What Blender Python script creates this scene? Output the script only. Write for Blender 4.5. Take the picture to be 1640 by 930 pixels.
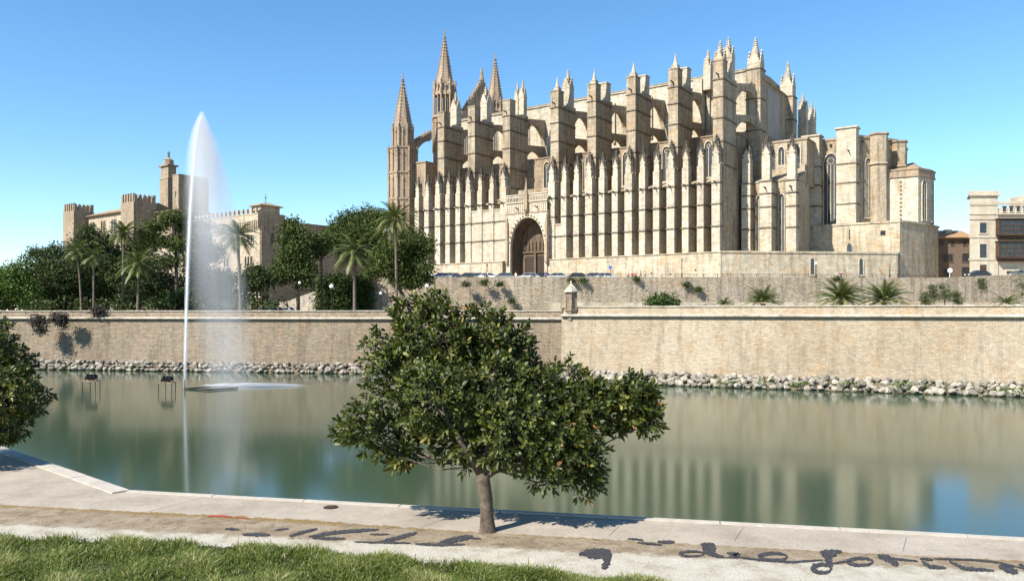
import bpy, math, random
import numpy as np
from mathutils import Vector, Matrix, Quaternion
R = math.radians
random.seed(7); rng = np.random.default_rng(11)
for o in list(bpy.data.objects): bpy.data.objects.remove(o)
S = bpy.context.scene
C = S.collection
# ---------------------------------------------------------------- camera, sky, sun, exposure
F, YH = 1276.0, 500.0            # focal length and horizon row of the 1640 x 930 photograph
CZ = 8.0                         # eye height over the lake
cam = bpy.data.cameras.new('camera'); co = bpy.data.objects.new('camera', cam); C.objects.link(co)
cam.sensor_width = 36; cam.lens = 36*F/1640; cam.shift_y = (YH-465)/1640
cam.clip_start = .1; cam.clip_end = 9000
co.location = (0, 0, CZ); co.rotation_euler = (R(90), 0, 0); S.camera = co
SUN_EL = R(42); sv = Vector((-.76, -.65, 0)).normalized()
az = math.atan2(sv.x, sv.y)
W = bpy.data.worlds.new('World'); S.world = W; W.use_nodes = True
wn = W.node_tree.nodes; bg = wn['Background']
sky = wn.new('ShaderNodeTexSky'); sky.sky_type = 'NISHITA'; sky.sun_disc = False
sky.sun_elevation = SUN_EL; sky.sun_rotation = az % (2*math.pi)
sky.altitude = 0; sky.air_density = .85; sky.dust_density = .1; sky.ozone_density = 2.2
hs_ = wn.new('ShaderNodeHueSaturation'); hs_.inputs['Saturation'].default_value = 1.2; hs_.inputs['Hue'].default_value = .495
W.node_tree.links.new(sky.outputs[0], hs_.inputs['Color']); W.node_tree.links.new(hs_.outputs[0], bg.inputs[0]); bg.inputs[1].default_value = .115
sl = bpy.data.lights.new('sun', 'SUN'); so = bpy.data.objects.new('sun', sl); C.objects.link(so)
sl.energy = 4.9; sl.angle = R(.5); sl.color = (1, .94, .84)
sd = Vector((sv.x*math.cos(SUN_EL), sv.y*math.cos(SUN_EL), math.sin(SUN_EL)))
so.rotation_euler = (-sd).to_track_quat('-Z', 'Y').to_euler()
S.view_settings.view_transform = 'Standard'; S.view_settings.look = 'None'
S.view_settings.exposure = 1.0; S.view_settings.gamma = 1
S.render.engine = 'CYCLES'
S.cycles.use_denoising = True; S.cycles.max_bounces = 6; S.cycles.transparent_max_bounces = 12
S.cycles.volume_bounces = 1; S.cycles.volume_step_rate = 2.0; S.cycles.caustics_reflective = False; S.cycles.caustics_refractive = False

def PW(px, py, D): return Vector(((px-820)*D/F, D, CZ+(YH-py)*D/F))
def ZH(py, D): return CZ+(YH-py)*D/F
# ---------------------------------------------------------------- materials
class NT:
    def __init__(s, name):
        s.m = bpy.data.materials.new(name); s.m.use_nodes = True
        s.t = s.m.node_tree; s.b = s.t.nodes['Principled BSDF']
    def n(s, k, **kw):
        x = s.t.nodes.new('ShaderNode'+k)
        for a, v in kw.items():
            if a.startswith('i_'):
                key = a[2:].replace('_', ' '); x.inputs[int(key) if key.isdigit() else key].default_value = v
            else: setattr(x, a, v)
        return x
    def l(s, a, b): s.t.links.new(a, b)
    def ramp(s, src, stops):
        r = s.n('ValToRGB'); e = r.color_ramp.elements
        while len(e) > 1: e.remove(e[-1])
        e[0].position = stops[0][0]; e[0].color = c4(stops[0][1])
        for p, c in stops[1:]:
            q = e.new(p); q.color = c4(c)
        s.l(src, r.inputs[0]); return r.outputs[0]
    def mix(s, f, a, b, mode='MIX'):
        x = s.n('MixRGB', blend_type=mode)
        for i, v in enumerate((f, a, b)):
            if hasattr(v, 'links') or isinstance(v, bpy.types.NodeSocket): s.l(v, x.inputs[i])
            elif i == 0: x.inputs[0].default_value = v
            else: x.inputs[i].default_value = c4(v)
        return x.outputs[0]
    def noise(s, vec, sc, det=4, rough=.6):
        x = s.n('TexNoise'); x.inputs['Scale'].default_value = sc; x.inputs['Detail'].default_value = det
        x.inputs['Roughness'].default_value = rough
        if vec is not None: s.l(vec, x.inputs['Vector'])
        return x.outputs['Fac']
    def bump(s, h, strength, dist):
        x = s.n('Bump'); x.inputs['Strength'].default_value = strength; x.inputs['Distance'].default_value = dist
        s.l(h, x.inputs['Height']); s.l(x.outputs[0], s.b.inputs['Normal'])
def c4(c): return (c, c, c, 1) if isinstance(c, (int, float)) else (tuple(c)+(1,))[:4]

def stone(name, base, alt, warm, bw=.8, bh=.4, rot=35, mortar=.55, bump=.25, rough=.9, stain=.5, var=.5, mort_w=.02, warp=.08):
    """weathered ashlar: courses, block to block variation, warm and dark weathering"""
    k = NT(name)
    g = k.n('NewGeometry'); vr = k.n('VectorRotate', rotation_type='Z_AXIS'); vr.inputs['Angle'].default_value = R(rot)
    k.l(g.outputs['Position'], vr.inputs['Vector'])
    sp = k.n('SeparateXYZ'); k.l(vr.outputs[0], sp.inputs[0])
    ad = k.n('Math', operation='ADD'); k.l(sp.outputs[0], ad.inputs[0]); k.l(sp.outputs[1], ad.inputs[1])
    cb = k.n('CombineXYZ'); k.l(ad.outputs[0], cb.inputs[0]); k.l(sp.outputs[2], cb.inputs[1])
    wob = k.noise(cb.outputs[0], .6, 2)
    br = k.n('TexBrick'); br.offset = .5; br.squash = 1
    for kk, v in (('Scale', 1.0), ('Mortar Size', mort_w), ('Mortar Smooth', .3), ('Brick Width', bw), ('Row Height', bh), ('Bias', 0.0)):
        br.inputs[kk].default_value = v
    br.inputs['Color1'].default_value = c4(1.0); br.inputs['Color2'].default_value = c4(1-var*.55); br.inputs['Mortar'].default_value = c4(mortar)
    wn3 = k.n('TexNoise'); wn3.inputs['Scale'].default_value = .9; wn3.inputs['Detail'].default_value = 3; k.l(cb.outputs[0], wn3.inputs['Vector'])
    vm = k.n('VectorMath', operation='MULTIPLY_ADD'); k.l(wn3.outputs['Color'], vm.inputs[0]); vm.inputs[1].default_value = (warp*2, warp, 0); k.l(cb.outputs[0], vm.inputs[2])
    k.l(vm.outputs[0], br.inputs['Vector'])
    n1 = k.noise(g.outputs['Position'], .09, 5, .65); n2 = k.noise(g.outputs['Position'], .55, 6, .7); n3 = k.noise(g.outputs['Position'], 3.0, 4, .7)
    # vertical run-off streaks
    mp = k.n('Mapping'); mp.inputs['Scale'].default_value = (1.2, 1.2, .12); k.l(g.outputs['Position'], mp.inputs[0])
    n4 = k.noise(mp.outputs[0], 1.0, 5, .7)
    col = k.mix(k.ramp(n1, [(.38, 0), (.62, 1)]), base, alt)
    col = k.mix(k.ramp(n2, [(.5, 0), (.72, .85)]), col, warm)
    col = k.mix(stain, col, k.ramp(n4, [(.36, .34), (.52, 1.0), (1, 1.06)]), 'MULTIPLY')
    col = k.mix(1.0, col, br.outputs['Color'], 'MULTIPLY')
    col = k.mix(.7, col, k.ramp(n3, [(.25, .72), (.6, 1.08)]), 'MULTIPLY')
    k.l(col, k.b.inputs['Base Color']); k.b.inputs['Roughness'].default_value = rough
    k.b.inputs['Specular IOR Level'].default_value = .2
    h = k.mix(.6, br.outputs['Color'], n3, 'MULTIPLY')
    k.bump(h, bump, .12)
    return k.m

def flat(name, c, rough=.7, metal=0, var=.15, sc=2.0, spec=.3, c2=None):
    k = NT(name); g = k.n('NewGeometry'); n = k.noise(g.outputs['Position'], sc, 4)
    c = c4(c)[:3]; d = c2 or tuple(x*(1-var*2) for x in c)
    k.l(k.ramp(n, [(.3, d), (.7, c)]), k.b.inputs['Base Color'])
    k.b.inputs['Roughness'].default_value = rough; k.b.inputs['Metallic'].default_value = metal
    k.b.inputs['Specular IOR Level'].default_value = spec
    k.bump(n, .15, .02)
    return k.m

def leafmat(name, stops, rough=.5, spec=.5, trans=.25):
    k = NT(name); a = k.n('Attribute', attribute_name='rnd')
    col = k.ramp(a.outputs['Fac'], stops)
    k.l(col, k.b.inputs['Base Color']); k.b.inputs['Roughness'].default_value = rough
    k.b.inputs['Specular IOR Level'].default_value = spec
    if trans:
        tr = k.n('BsdfTranslucent'); k.l(k.mix(1, col, (1.3, 1.5, .5), 'MULTIPLY'), tr.inputs[0])
        mx = k.n('MixShader'); mx.inputs[0].default_value = trans
        k.l(k.b.outputs[0], mx.inputs[1]); k.l(tr.outputs[0], mx.inputs[2])
        k.l(mx.outputs[0], k.t.nodes['Material Output'].inputs[0])
    return k.m

M = {}
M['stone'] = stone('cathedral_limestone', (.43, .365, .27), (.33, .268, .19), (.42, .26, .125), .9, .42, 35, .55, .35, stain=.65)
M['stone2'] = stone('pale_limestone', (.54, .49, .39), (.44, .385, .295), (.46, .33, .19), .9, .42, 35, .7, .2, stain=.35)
M['plinth'] = stone('plinth_limestone', (.50, .45, .345), (.43, .365, .265), (.46, .29, .14), 1.1, .5, 35, .72, .25)
M['plaster'] = stone('grey_plaster', (.36, .33, .29), (.32, .29, .26), (.33, .26, .2), 4, 3, 35, .95, .05, stain=.4, var=.1)
M['dark_stone'] = stone('weathered_crocket_stone', (.14, .12, .10), (.09, .085, .075), (.26, .19, .12), .5, .3, 35, .8, .4)
M['dark_course'] = stone('shadowed_grimy_moulding', (.20, .165, .125), (.13, .11, .09), (.28, .2, .13), .6, .5, 35, .8, .3)  # dirt on the drip mouldings plus their shadow line, both in the colour
M['carved'] = stone('carved_limestone', (.40, .31, .22), (.30, .23, .17), (.42, .28, .16), .5, .35, 35, .7, .5)
M['aisle'] = stone('shaded_aisle_stone', (.34, .27, .19), (.27, .205, .145), (.36, .22, .12), .9, .42, 35, .6, .3, stain=.65)  # darker than the other stone: the wall's shadow is put into the colour
M['portal'] = stone('shaded_portal_stone', (.15, .105, .07), (.11, .08, .055), (.18, .12, .07), .5, .35, 35, .7, .5)  # dark brown paints in the shade of the portal recess
M['palace'] = stone('palace_stone', (.36, .29, .21), (.30, .24, .17), (.34, .22, .13), .8, .38, 53, .75, .2)
M['palace_wall'] = stone('palace_plaster', (.48, .41, .31), (.42, .35, .26), (.40, .29, .18), .8, .38, 53, .88, .1)
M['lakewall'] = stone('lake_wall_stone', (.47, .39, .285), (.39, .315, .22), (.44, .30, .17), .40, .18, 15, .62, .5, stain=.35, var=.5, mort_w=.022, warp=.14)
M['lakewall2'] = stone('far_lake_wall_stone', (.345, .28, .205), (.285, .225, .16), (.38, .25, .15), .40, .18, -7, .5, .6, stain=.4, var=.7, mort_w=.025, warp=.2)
M['coping'] = stone('coping_stone', (.56, .50, .41), (.46, .41, .33), (.38, .32, .25), 1.2, .9, 0, .6, .2)
M['terracewall'] = stone('terrace_wall_rubble', (.55, .47, .36), (.45, .375, .28), (.46, .33, .2), .55, .26, 0, .55, 1.0, stain=.6, var=1, mort_w=.06, warp=.5)
M['rblock'] = stone('town_house_stone', (.52, .46, .36), (.47, .41, .32), (.45, .36, .25), .9, .45, 0, .85, .1, stain=.2, var=.25)
M['house'] = flat('shaded_render', (.16, .12, .09), .9)  # wall colour darkened to carry the shade the corner house stands in
M['glass'] = flat('dark_window_glass', (.035, .042, .05), .12, spec=.6, var=.3)
M['lead'] = flat('leaded_window', (.07, .075, .08), .35, var=.35, sc=4)
M['wood'] = flat('brown_timber', (.09, .055, .035), .6, var=.3)
M['door'] = flat('old_door_timber', (.055, .035, .022), .7, var=.35, sc=3)
M['tile'] = flat('clay_roof_tiles', (.36, .22, .13), .85, var=.3, sc=2, c2=(.24, .17, .10))
M['tile2'] = flat('pale_roof_tiles', (.38, .30, .19), .85, var=.25, sc=2)
M['iron'] = flat('black_iron', (.02, .02, .022), .5, .3)
M['white'] = flat('white_paint', (.8, .8, .8), .4, var=.04)
M['bluepaint'] = flat('blue_sign_paint', (.05, .14, .42), .4, var=.05)
M['bronze'] = flat('green_bronze', (.10, .13, .11), .5, .4)
M['bark'] = flat('grey_brown_bark', (.15, .115, .085), .9, var=.35, sc=9)
M['pinebark'] = flat('pine_bark', (.16, .12, .09), .95, var=.35, sc=3)
M['palmbark'] = flat('palm_bark', (.20, .16, .12), .95, var=.35, sc=4)
M['soil'] = flat('park_soil', (.20, .16, .10), .95, var=.3, sc=.3)
M['terr'] = flat('terrace_paving', (.40, .35, .28), .9, var=.15, sc=.4)
M['skin'] = flat('skin', (.50, .32, .23), .5, var=.05)
M['hair'] = flat('dark_hair', (.04, .028, .02), .6)
M['tyre'] = flat('black_rubber', (.02, .02, .02), .8)
for nm, c in (('red', (.45, .03, .03)), ('pink', (.6, .25, .25)), ('navy', (.03, .04, .16)), ('grey', (.25, .25, .27)), ('cream', (.65, .6, .5)), ('purple', (.12, .08, .3)), ('black', (.02, .02, .02)), ('tan', (.35, .27, .18))):
    M['cloth_'+nm] = flat(nm+'_cloth', c, .85, var=.1)
for nm, c in (('white', (.75, .75, .75)), ('silver', (.45, .46, .48)), ('black', (.03, .03, .035)), ('blue', (.05, .06, .09)), ('red', (.35, .03, .03)), ('grey', (.16, .17, .18))):
    M['car_'+nm] = flat(nm+'_car_paint', c, .25, .2, var=.03, spec=.6)
M['ficus'] = leafmat('rubber_tree_leaf', [(0, (.018, .027, .006)), (.4, (.042, .056, .011)), (.7, (.10, .115, .02)), (.9, (.20, .19, .035)), (1, (.28, .15, .05))], .48, .38, .2)
M['pine'] = leafmat('pine_needles', [(0, (.02, .032, .010)), (.6, (.048, .068, .02)), (1, (.10, .11, .03))], .7, .2, .12)
M['pine_light'] = leafmat('pale_pine_needles', [(0, (.028, .045, .012)), (.6, (.07, .095, .024)), (1, (.14, .15, .04))], .7, .2, .15)  # lighter green needles for some of the pines
M['bright'] = leafmat('bright_green_leaf', [(0, (.035, .07, .012)), (.6, (.075, .13, .02)), (1, (.14, .18, .035))], .6, .3, .2)
M['ivy'] = leafmat('ivy_leaf', [(0, (.018, .035, .008)), (.6, (.04, .072, .014)), (1, (.09, .12, .024))], .6, .3, .15)
M['frond'] = leafmat('palm_frond', [(0, (.04, .06, .018)), (.6, (.10, .125, .036)), (1, (.24, .22, .08))], .5, .4, .15)
M['purple'] = leafmat('dusky_leaf', [(0, (.035, .03, .03)), (.7, (.07, .06, .05)), (1, (.10, .09, .06))], .7, .2, .1)
M['grass'] = leafmat('grass_blade', [(0, (.03, .045, .010)), (.45, (.095, .135, .022)), (.80, (.18, .21, .045)), (.92, (.38, .34, .16)), (1, (.45, .38, .22))], .6, .3, .3)
def rockmat():
    k = NT('rock'); g = k.n('NewGeometry'); oi = k.n('ObjectInfo')
    n = k.noise(g.outputs['Position'], 2.2, 6, .7)
    a = k.ramp(n, [(.3, (.18, .155, .12)), (.55, (.34, .305, .245)), (.8, (.43, .39, .32))])
    b = k.ramp(oi.outputs['Random'], [(0, .55), (.5, .85), (1, 1.12)])
    sp = k.n('SeparateXYZ'); k.l(g.outputs['Position'], sp.inputs[0])
    wet = k.ramp(sp.outputs[2], [(.06, (.35, .34, .24)), (.2, (1, 1, 1))])
    k.l(k.mix(1, k.mix(1, a, b, 'MULTIPLY'), wet, 'MULTIPLY'), k.b.inputs['Base Color']); k.b.inputs['Roughness'].default_value = .9
    k.bump(n, .5, .1); return k.m
M['rock'] = rockmat()
def jetmist():
    k = NT('jet_mist'); k.t.nodes.remove(k.b); v = k.n('VolumePrincipled'); v.inputs['Color'].default_value = (.98, .985, 1, 1); v.inputs['Density'].default_value = 1.3
    k.l(v.outputs[0], k.t.nodes['Material Output'].inputs['Volume']); return k.m
M['jetmist'] = jetmist()
def watermat():
    k = NT('lake_water'); g = k.n('NewGeometry')
    mp = k.n('Mapping'); mp.inputs['Scale'].default_value = (.5, .06, 1); k.l(g.outputs['Position'], mp.inputs[0])
    n = k.noise(mp.outputs[0], .25, 3)
    k.l(k.ramp(n, [(.3, (.030, .055, .030)), (.7, (.044, .070, .040))]), k.b.inputs['Base Color'])
    k.b.inputs['Roughness'].default_value = .11; k.b.inputs['IOR'].default_value = 1.38
    mp2 = k.n('Mapping'); mp2.inputs['Scale'].default_value = (1.0, .25, 1); k.l(g.outputs['Position'], mp2.inputs[0])
    k.bump(k.noise(mp2.outputs[0], .8, 3), .06, .03); return k.m
M['water'] = watermat()
def groundmat(name, stops, sc, sc2=40, bump=.4, dist=.02, patches=None):
    k = NT(name); g = k.n('NewGeometry')
    n1 = k.noise(g.outputs['Position'], sc, 8, .7); n2 = k.noise(g.outputs['Position'], sc2, 4, .7)
    col = k.ramp(n1, stops); col = k.mix(.8, col, k.ramp(n2, [(.3, .7), (.6, 1.05)]), 'MULTIPLY')
    if patches:
        n3 = k.noise(g.outputs['Position'], 2.3, 6, .75)
        col = k.mix(k.ramp(n3, [(.56, 0), (.66, .8)]), col, patches)
    k.l(col, k.b.inputs['Base Color']); k.b.inputs['Roughness'].default_value = .95; k.b.inputs['Specular IOR Level'].default_value = .15
    k.bump(n2, bump, dist); return k.m
M['concrete'] = groundmat('path_concrete', [(.25, (.23, .195, .15)), (.45, (.32, .275, .22)), (.6, (.37, .32, .26)), (.75, (.40, .35, .285))], .8, 25, .25, .008, (.25, .22, .185))
M['kerb'] = groundmat('kerb_concrete', [(.3, (.36, .32, .27)), (.7, (.48, .44, .38))], 3, 30, .2, .006)
def dirtmat():
    """bare strip: dry moss along the path edge, sandy dirt, then pale gravel, each edge broken by noise"""
    k = NT('sandy_dirt'); g = k.n('NewGeometry')
    def line(a, b):
        D = lambda p: ((p[0]-820)*4.5/(p[1]-YH), 4.5*F/(p[1]-YH))
        a, b = Vector(D(a)), Vector(D(b)); d = (b-a).normalized(); n = Vector((d.y, -d.x)); n = -n if n.y > 0 else n
        dt = k.n('VectorMath', operation='DOT_PRODUCT'); k.l(g.outputs['Position'], dt.inputs[0]); dt.inputs[1].default_value = (n.x, n.y, 0)
        m = k.n('Math', operation='SUBTRACT'); k.l(dt.outputs['Value'], m.inputs[0]); m.inputs[1].default_value = n.dot(a); return m.outputs[0]
    def jitter(v, sc, amt):
        a = k.n('Math', operation='MULTIPLY_ADD'); k.l(k.noise(g.outputs['Position'], sc, 6, .75), a.inputs[0]); a.inputs[1].default_value = amt; k.l(v, a.inputs[2]); return a.outputs[0]
    n1 = k.noise(g.outputs['Position'], 1.8, 8, .7); n2 = k.noise(g.outputs['Position'], 22, 5, .75); n3 = k.noise(g.outputs['Position'], 2.6, 6, .75)
    dirt = k.ramp(n1, [(.3, (.17, .13, .085)), (.48, (.28, .22, .15)), (.7, (.36, .30, .22))])
    dirt = k.mix(k.ramp(n3, [(.54, 0), (.64, .8)]), dirt, (.13, .095, .055))
    pale = k.ramp(n1, [(.3, (.30, .25, .18)), (.5, (.46, .42, .34)), (.75, (.55, .51, .44))])
    e2 = jitter(line((200, 850), (1640, 917)), 2.2, .9)
    col = k.mix(k.ramp(e2, [(.33, 0), (.52, 1)]), dirt, pale)
    e1 = jitter(line((0, 808), (1640, 897)), 3.5, 1.0)
    moss = k.ramp(n2, [(.3, (.12, .08, .03)), (.6, (.30, .20, .08)), (.8, (.36, .30, .12))])
    col = k.mix(k.ramp(e1, [(.52, .95), (.74, 0)]), col, moss)
    col = k.mix(.9, col, k.ramp(n2, [(.3, .6), (.6, 1.06)]), 'MULTIPLY')
    k.l(col, k.b.inputs['Base Color']); k.b.inputs['Roughness'].default_value = .95; k.b.inputs['Specular IOR Level'].default_value = .15
    k.bump(n2, .9, .03); return k.m
M['dirt'] = dirtmat()
M['turf'] = groundmat('turf_soil', [(.3, (.06, .06, .025)), (.6, (.12, .115, .05)), (.8, (.22, .18, .10))], 3, 30, .6, .03)
def paintmat():
    k = NT('black_spray_paint'); g = k.n('NewGeometry')
    n = k.noise(g.outputs['Position'], 55, 3, .75)
    k.l(k.ramp(n, [(.54, (.018, .018, .022)), (.60, (.05, .048, .045)), (.65, (.30, .26, .2))]), k.b.inputs['Base Color'])
    k.b.inputs['Roughness'].default_value = .8; return k.m
M['spray'] = paintmat()
M['redpaint'] = flat('red_spray_paint', (.42, .07, .04), .8, var=.2, sc=30)
def jetmat():
    k = NT('white_water_jet'); k.b.inputs['Base Color'].default_value = (.97, .98, 1, 1); k.b.inputs['Roughness'].default_value = .6
    tr = k.n('BsdfTranslucent'); tr.inputs[0].default_value = (.97, .98, 1, 1)
    mx = k.n('MixShader'); mx.inputs[0].default_value = .45
    k.l(k.b.outputs[0], mx.inputs[1]); k.l(tr.outputs[0], mx.inputs[2])
    k.l(mx.outputs[0], k.t.nodes['Material Output'].inputs[0]); return k.m
M['jet'] = jetmat()
def mistmat(name, dens, prof=None, sx=1, sy=1):
    """spray whose density thins out towards its edge; prof: (height, centre, half width, density)"""
    k = NT(name); k.t.nodes.remove(k.b)
    v = k.n('VolumePrincipled'); v.inputs['Color'].default_value = (.98, .985, 1, 1); v.inputs['Anisotropy'].default_value = .1
    tc = k.n('TexCoord'); sp = k.n('SeparateXYZ'); k.l(tc.outputs['Object'], sp.inputs[0])
    def M2(op, a, b, c=None):
        x = k.n('Math', operation=op)
        for i, q in enumerate((a, b, c)):
            if q is None: continue
            if isinstance(q, (int, float)): x.inputs[i].default_value = q
            else: k.l(q, x.inputs[i])
        return x.outputs[0]
    if prof:
        H = prof[-1][0]; zn = M2('DIVIDE', sp.outputs[2], H)
        cx = M2('MULTIPLY', k.ramp(zn, [(p[0]/H, p[1]/12) for p in prof]), 12)
        aw = M2('MULTIPLY', k.ramp(zn, [(p[0]/H, p[2]/6) for p in prof]), 6); dn = M2('MULTIPLY', k.ramp(zn, [(p[0]/H, p[3]/6) for p in prof]), 6)
        u = M2('DIVIDE', M2('SUBTRACT', sp.outputs[0], cx), aw); w = M2('DIVIDE', sp.outputs[1], M2('MULTIPLY', aw, .75))
    else:
        u = M2('DIVIDE', sp.outputs[0], sx); w = M2('DIVIDE', sp.outputs[1], sy); dn = None
    r2 = M2('ADD', M2('MULTIPLY', u, u), M2('MULTIPLY', w, w))
    f = M2('POWER', M2('MAXIMUM', M2('SUBTRACT', 1, r2), 0), 1.3 if prof else 2.6)
    mp = k.n('Mapping'); mp.inputs['Scale'].default_value = (1.6, 1.6, .05); k.l(tc.outputs['Object'], mp.inputs[0])
    f = M2('MULTIPLY', f, k.ramp(k.noise(mp.outputs[0], .9, 3), [(.3, .55), (.7, 1.4)]))
    if dn is not None: f = M2('MULTIPLY', f, dn)
    k.l(M2('MULTIPLY', f, dens), v.inputs['Density'])
    k.l(v.outputs[0], k.t.nodes['Material Output'].inputs['Volume']); return k.m

# ---------------------------------------------------------------- mesh helpers
class MB:
    def __init__(s): s.v = []; s.f = []
    def quad(s, *p): i = len(s.v); s.v += [tuple(q) for q in p]; s.f.append(tuple(range(i, i+len(p))))
    def prism(s, poly, z0, z1, zt=None):
        """poly: list of (x,y), counter-clockwise; zt: optional per-vertex tops"""
        a = sum(poly[i][0]*poly[(i+1) % len(poly)][1]-poly[(i+1) % len(poly)][0]*poly[i][1] for i in range(len(poly)))
        if a < 0:
            poly = poly[::-1]; zt = zt[::-1] if zt else None
        n = len(poly); i = len(s.v)
        s.v += [(x, y, z0) for x, y in poly]+[(x, y, (zt[j] if zt else z1)) for j, (x, y) in enumerate(poly)]
        s.f.append(tuple(range(i+n-1, i-1, -1))); s.f.append(tuple(range(i+n, i+2*n)))
        for j in range(n):
            k = (j+1) % n; s.f.append((i+j, i+k, i+n+k, i+n+j))
    def box(s, x0, x1, y0, y1, z0, z1): s.prism([(x0, y0), (x1, y0), (x1, y1), (x0, y1)], z0, z1)
    def ngon(s, cx, cy, r0, r1, z0, z1, n=8, ph=None, sy=1):
        ph = math.pi/n if ph is None else ph; i = len(s.v)
        for r, z in ((r0, z0), (r1, z1)):
            s.v += [(cx+r*math.cos(ph+2*math.pi*j/n), cy+sy*r*math.sin(ph+2*math.pi*j/n), z) for j in range(n)]
        for j in range(n):
            k = (j+1) % n; s.f.append((i+j, i+k, i+n+k, i+n+j))
        s.f.append(tuple(range(i+n-1, i-1, -1))); s.f.append(tuple(range(i+n, i+2*n)))
    def tube(s, pts, rad, n=7):
        pts = [Vector(p) for p in pts]; rings = []
        for k, p in enumerate(pts):
            d = (pts[min(k+1, len(pts)-1)]-pts[max(k-1, 0)]).normalized()
            a = d.orthogonal().normalized() if abs(d.z) < .99 else Vector((1, 0, 0)); a = (a-d*a.dot(d)).normalized(); b = d.cross(a)
            if rings and False: pass
            r = rad[k] if isinstance(rad, (list, tuple)) else rad
            ref = Vector((1, 0, 0)) if abs(d.x) < .9 else Vector((0, 1, 0))
            a = (ref-d*ref.dot(d)).normalized(); b = d.cross(a)
            i = len(s.v); s.v += [tuple(p+r*(math.cos(2*math.pi*j/n)*a+math.sin(2*math.pi*j/n)*b)) for j in range(n)]; rings.append(i)
        for i, j in zip(rings, rings[1:]):
            for q in range(n): s.f.append((i+q, i+(q+1) % n, j+(q+1) % n, j+q))
        s.f.append(tuple(range(rings[0]+n-1, rings[0]-1, -1))); s.f.append(tuple(range(rings[-1], rings[-1]+n)))
    def strip(s, cols, axis, c0, c1):
        """solid made of columns (p, zlow, zhigh) along 'x' or 'y', thick from c0 to c1 on the other axis"""
        def P(p, c, z): return (p, c, z) if axis == 'x' else (c, p, z)
        for (p, a, b), (q, c, d) in zip(cols, cols[1:]):
            i = len(s.v)
            s.v += [P(p, c0, a), P(q, c0, c), P(q, c0, d), P(p, c0, b), P(p, c1, a), P(q, c1, c), P(q, c1, d), P(p, c1, b)]
            fs = [(0, 1, 2, 3), (7, 6, 5, 4), (0, 4, 5, 1), (3, 2, 6, 7)]
            s.f += [tuple(i+w for w in f) for f in fs]
        for (p, a, b) in (cols[0], cols[-1]):
            i = len(s.v); s.v += [P(p, c0, a), P(p, c0, b), P(p, c1, b), P(p, c1, a)]; s.f.append((i, i+1, i+2, i+3))
    def outline(s, pts, axis, c0, c1):
        """polygon in the (axis, z) plane extruded between c0 and c1"""
        def P(p, c, z): return (p, c, z) if axis == 'x' else (c, p, z)
        n = len(pts); i = len(s.v)
        s.v += [P(p, c0, z) for p, z in pts]+[P(p, c1, z) for p, z in pts]
        s.f.append(tuple(range(i, i+n))); s.f.append(tuple(range(i+2*n-1, i+n-1, -1)))
        for j in range(n): k = (j+1) % n; s.f.append((i+j, i+n+j, i+n+k, i+k))
    def xf(s, m): s.v = [tuple(m @ Vector(p)) for p in s.v]; return s
    def add(s, o, m=None):
        i = len(s.v); s.v += [tuple(m @ Vector(p)) if m else p for p in o.v]; s.f += [tuple(i+w for w in f) for f in o.f]
    def mesh(s, name, mat):
        me = bpy.data.meshes.new(name); me.from_pydata(s.v, [], s.f)
        import bmesh
        bm = bmesh.new(); bm.from_mesh(me); bmesh.ops.recalc_face_normals(bm, faces=bm.faces); bm.to_mesh(me); bm.free()
        me.materials.append(mat); return me
    def build(s, name, mat, parent=None, loc=None, smooth=False):
        me = s.mesh(name, M[mat] if isinstance(mat, str) else mat)
        if smooth: me.polygons.foreach_set('use_smooth', [True]*len(me.polygons))
        return put(name, me, parent, loc)
def put(name, me, parent=None, loc=None, rz=0, sc=1):
    o = bpy.data.objects.new(name, me); C.objects.link(o)
    if parent: o.parent = parent
    if loc is not None: o.location = loc
    o.rotation_euler.z = rz
    if sc != 1: o.scale = (sc, sc, sc) if isinstance(sc, (int, float)) else sc
    return o
def tag(o, label=None, cat=None, group=None, kind=None):
    for k, v in (('label', label), ('category', cat), ('group', group), ('kind', kind)):
        if v: o[k] = v
    return o
def empty(name, loc, label, cat, group=None, rz=0):
    o = bpy.data.objects.new(name, None); C.objects.link(o); o.location = loc; o.rotation_euler.z = rz; o.empty_display_size = .5
    return tag(o, label, cat, group)
def npmesh(name, V, faces_n, mat, rnd=None):
    """V: (k, n, 3) one n-gon per item"""
    k, n = V.shape[0], V.shape[1]
    me = bpy.data.meshes.new(name); me.vertices.add(k*n); me.vertices.foreach_set('co', V.reshape(-1).astype(np.float32))
    me.loops.add(k*n); me.loops.foreach_set('vertex_index', np.arange(k*n, dtype=np.int32))
    me.polygons.add(k); me.polygons.foreach_set('loop_start', np.arange(0, k*n, n, dtype=np.int32))
    me.update(calc_edges=True)
    if rnd is not None:
        a = me.attributes.new('rnd', 'FLOAT', 'FACE'); a.data.foreach_set('value', rnd.astype(np.float32))
    me.materials.append(mat); return me
def unit(a): return a/np.maximum(np.linalg.norm(a, axis=-1, keepdims=True), 1e-9)

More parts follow.
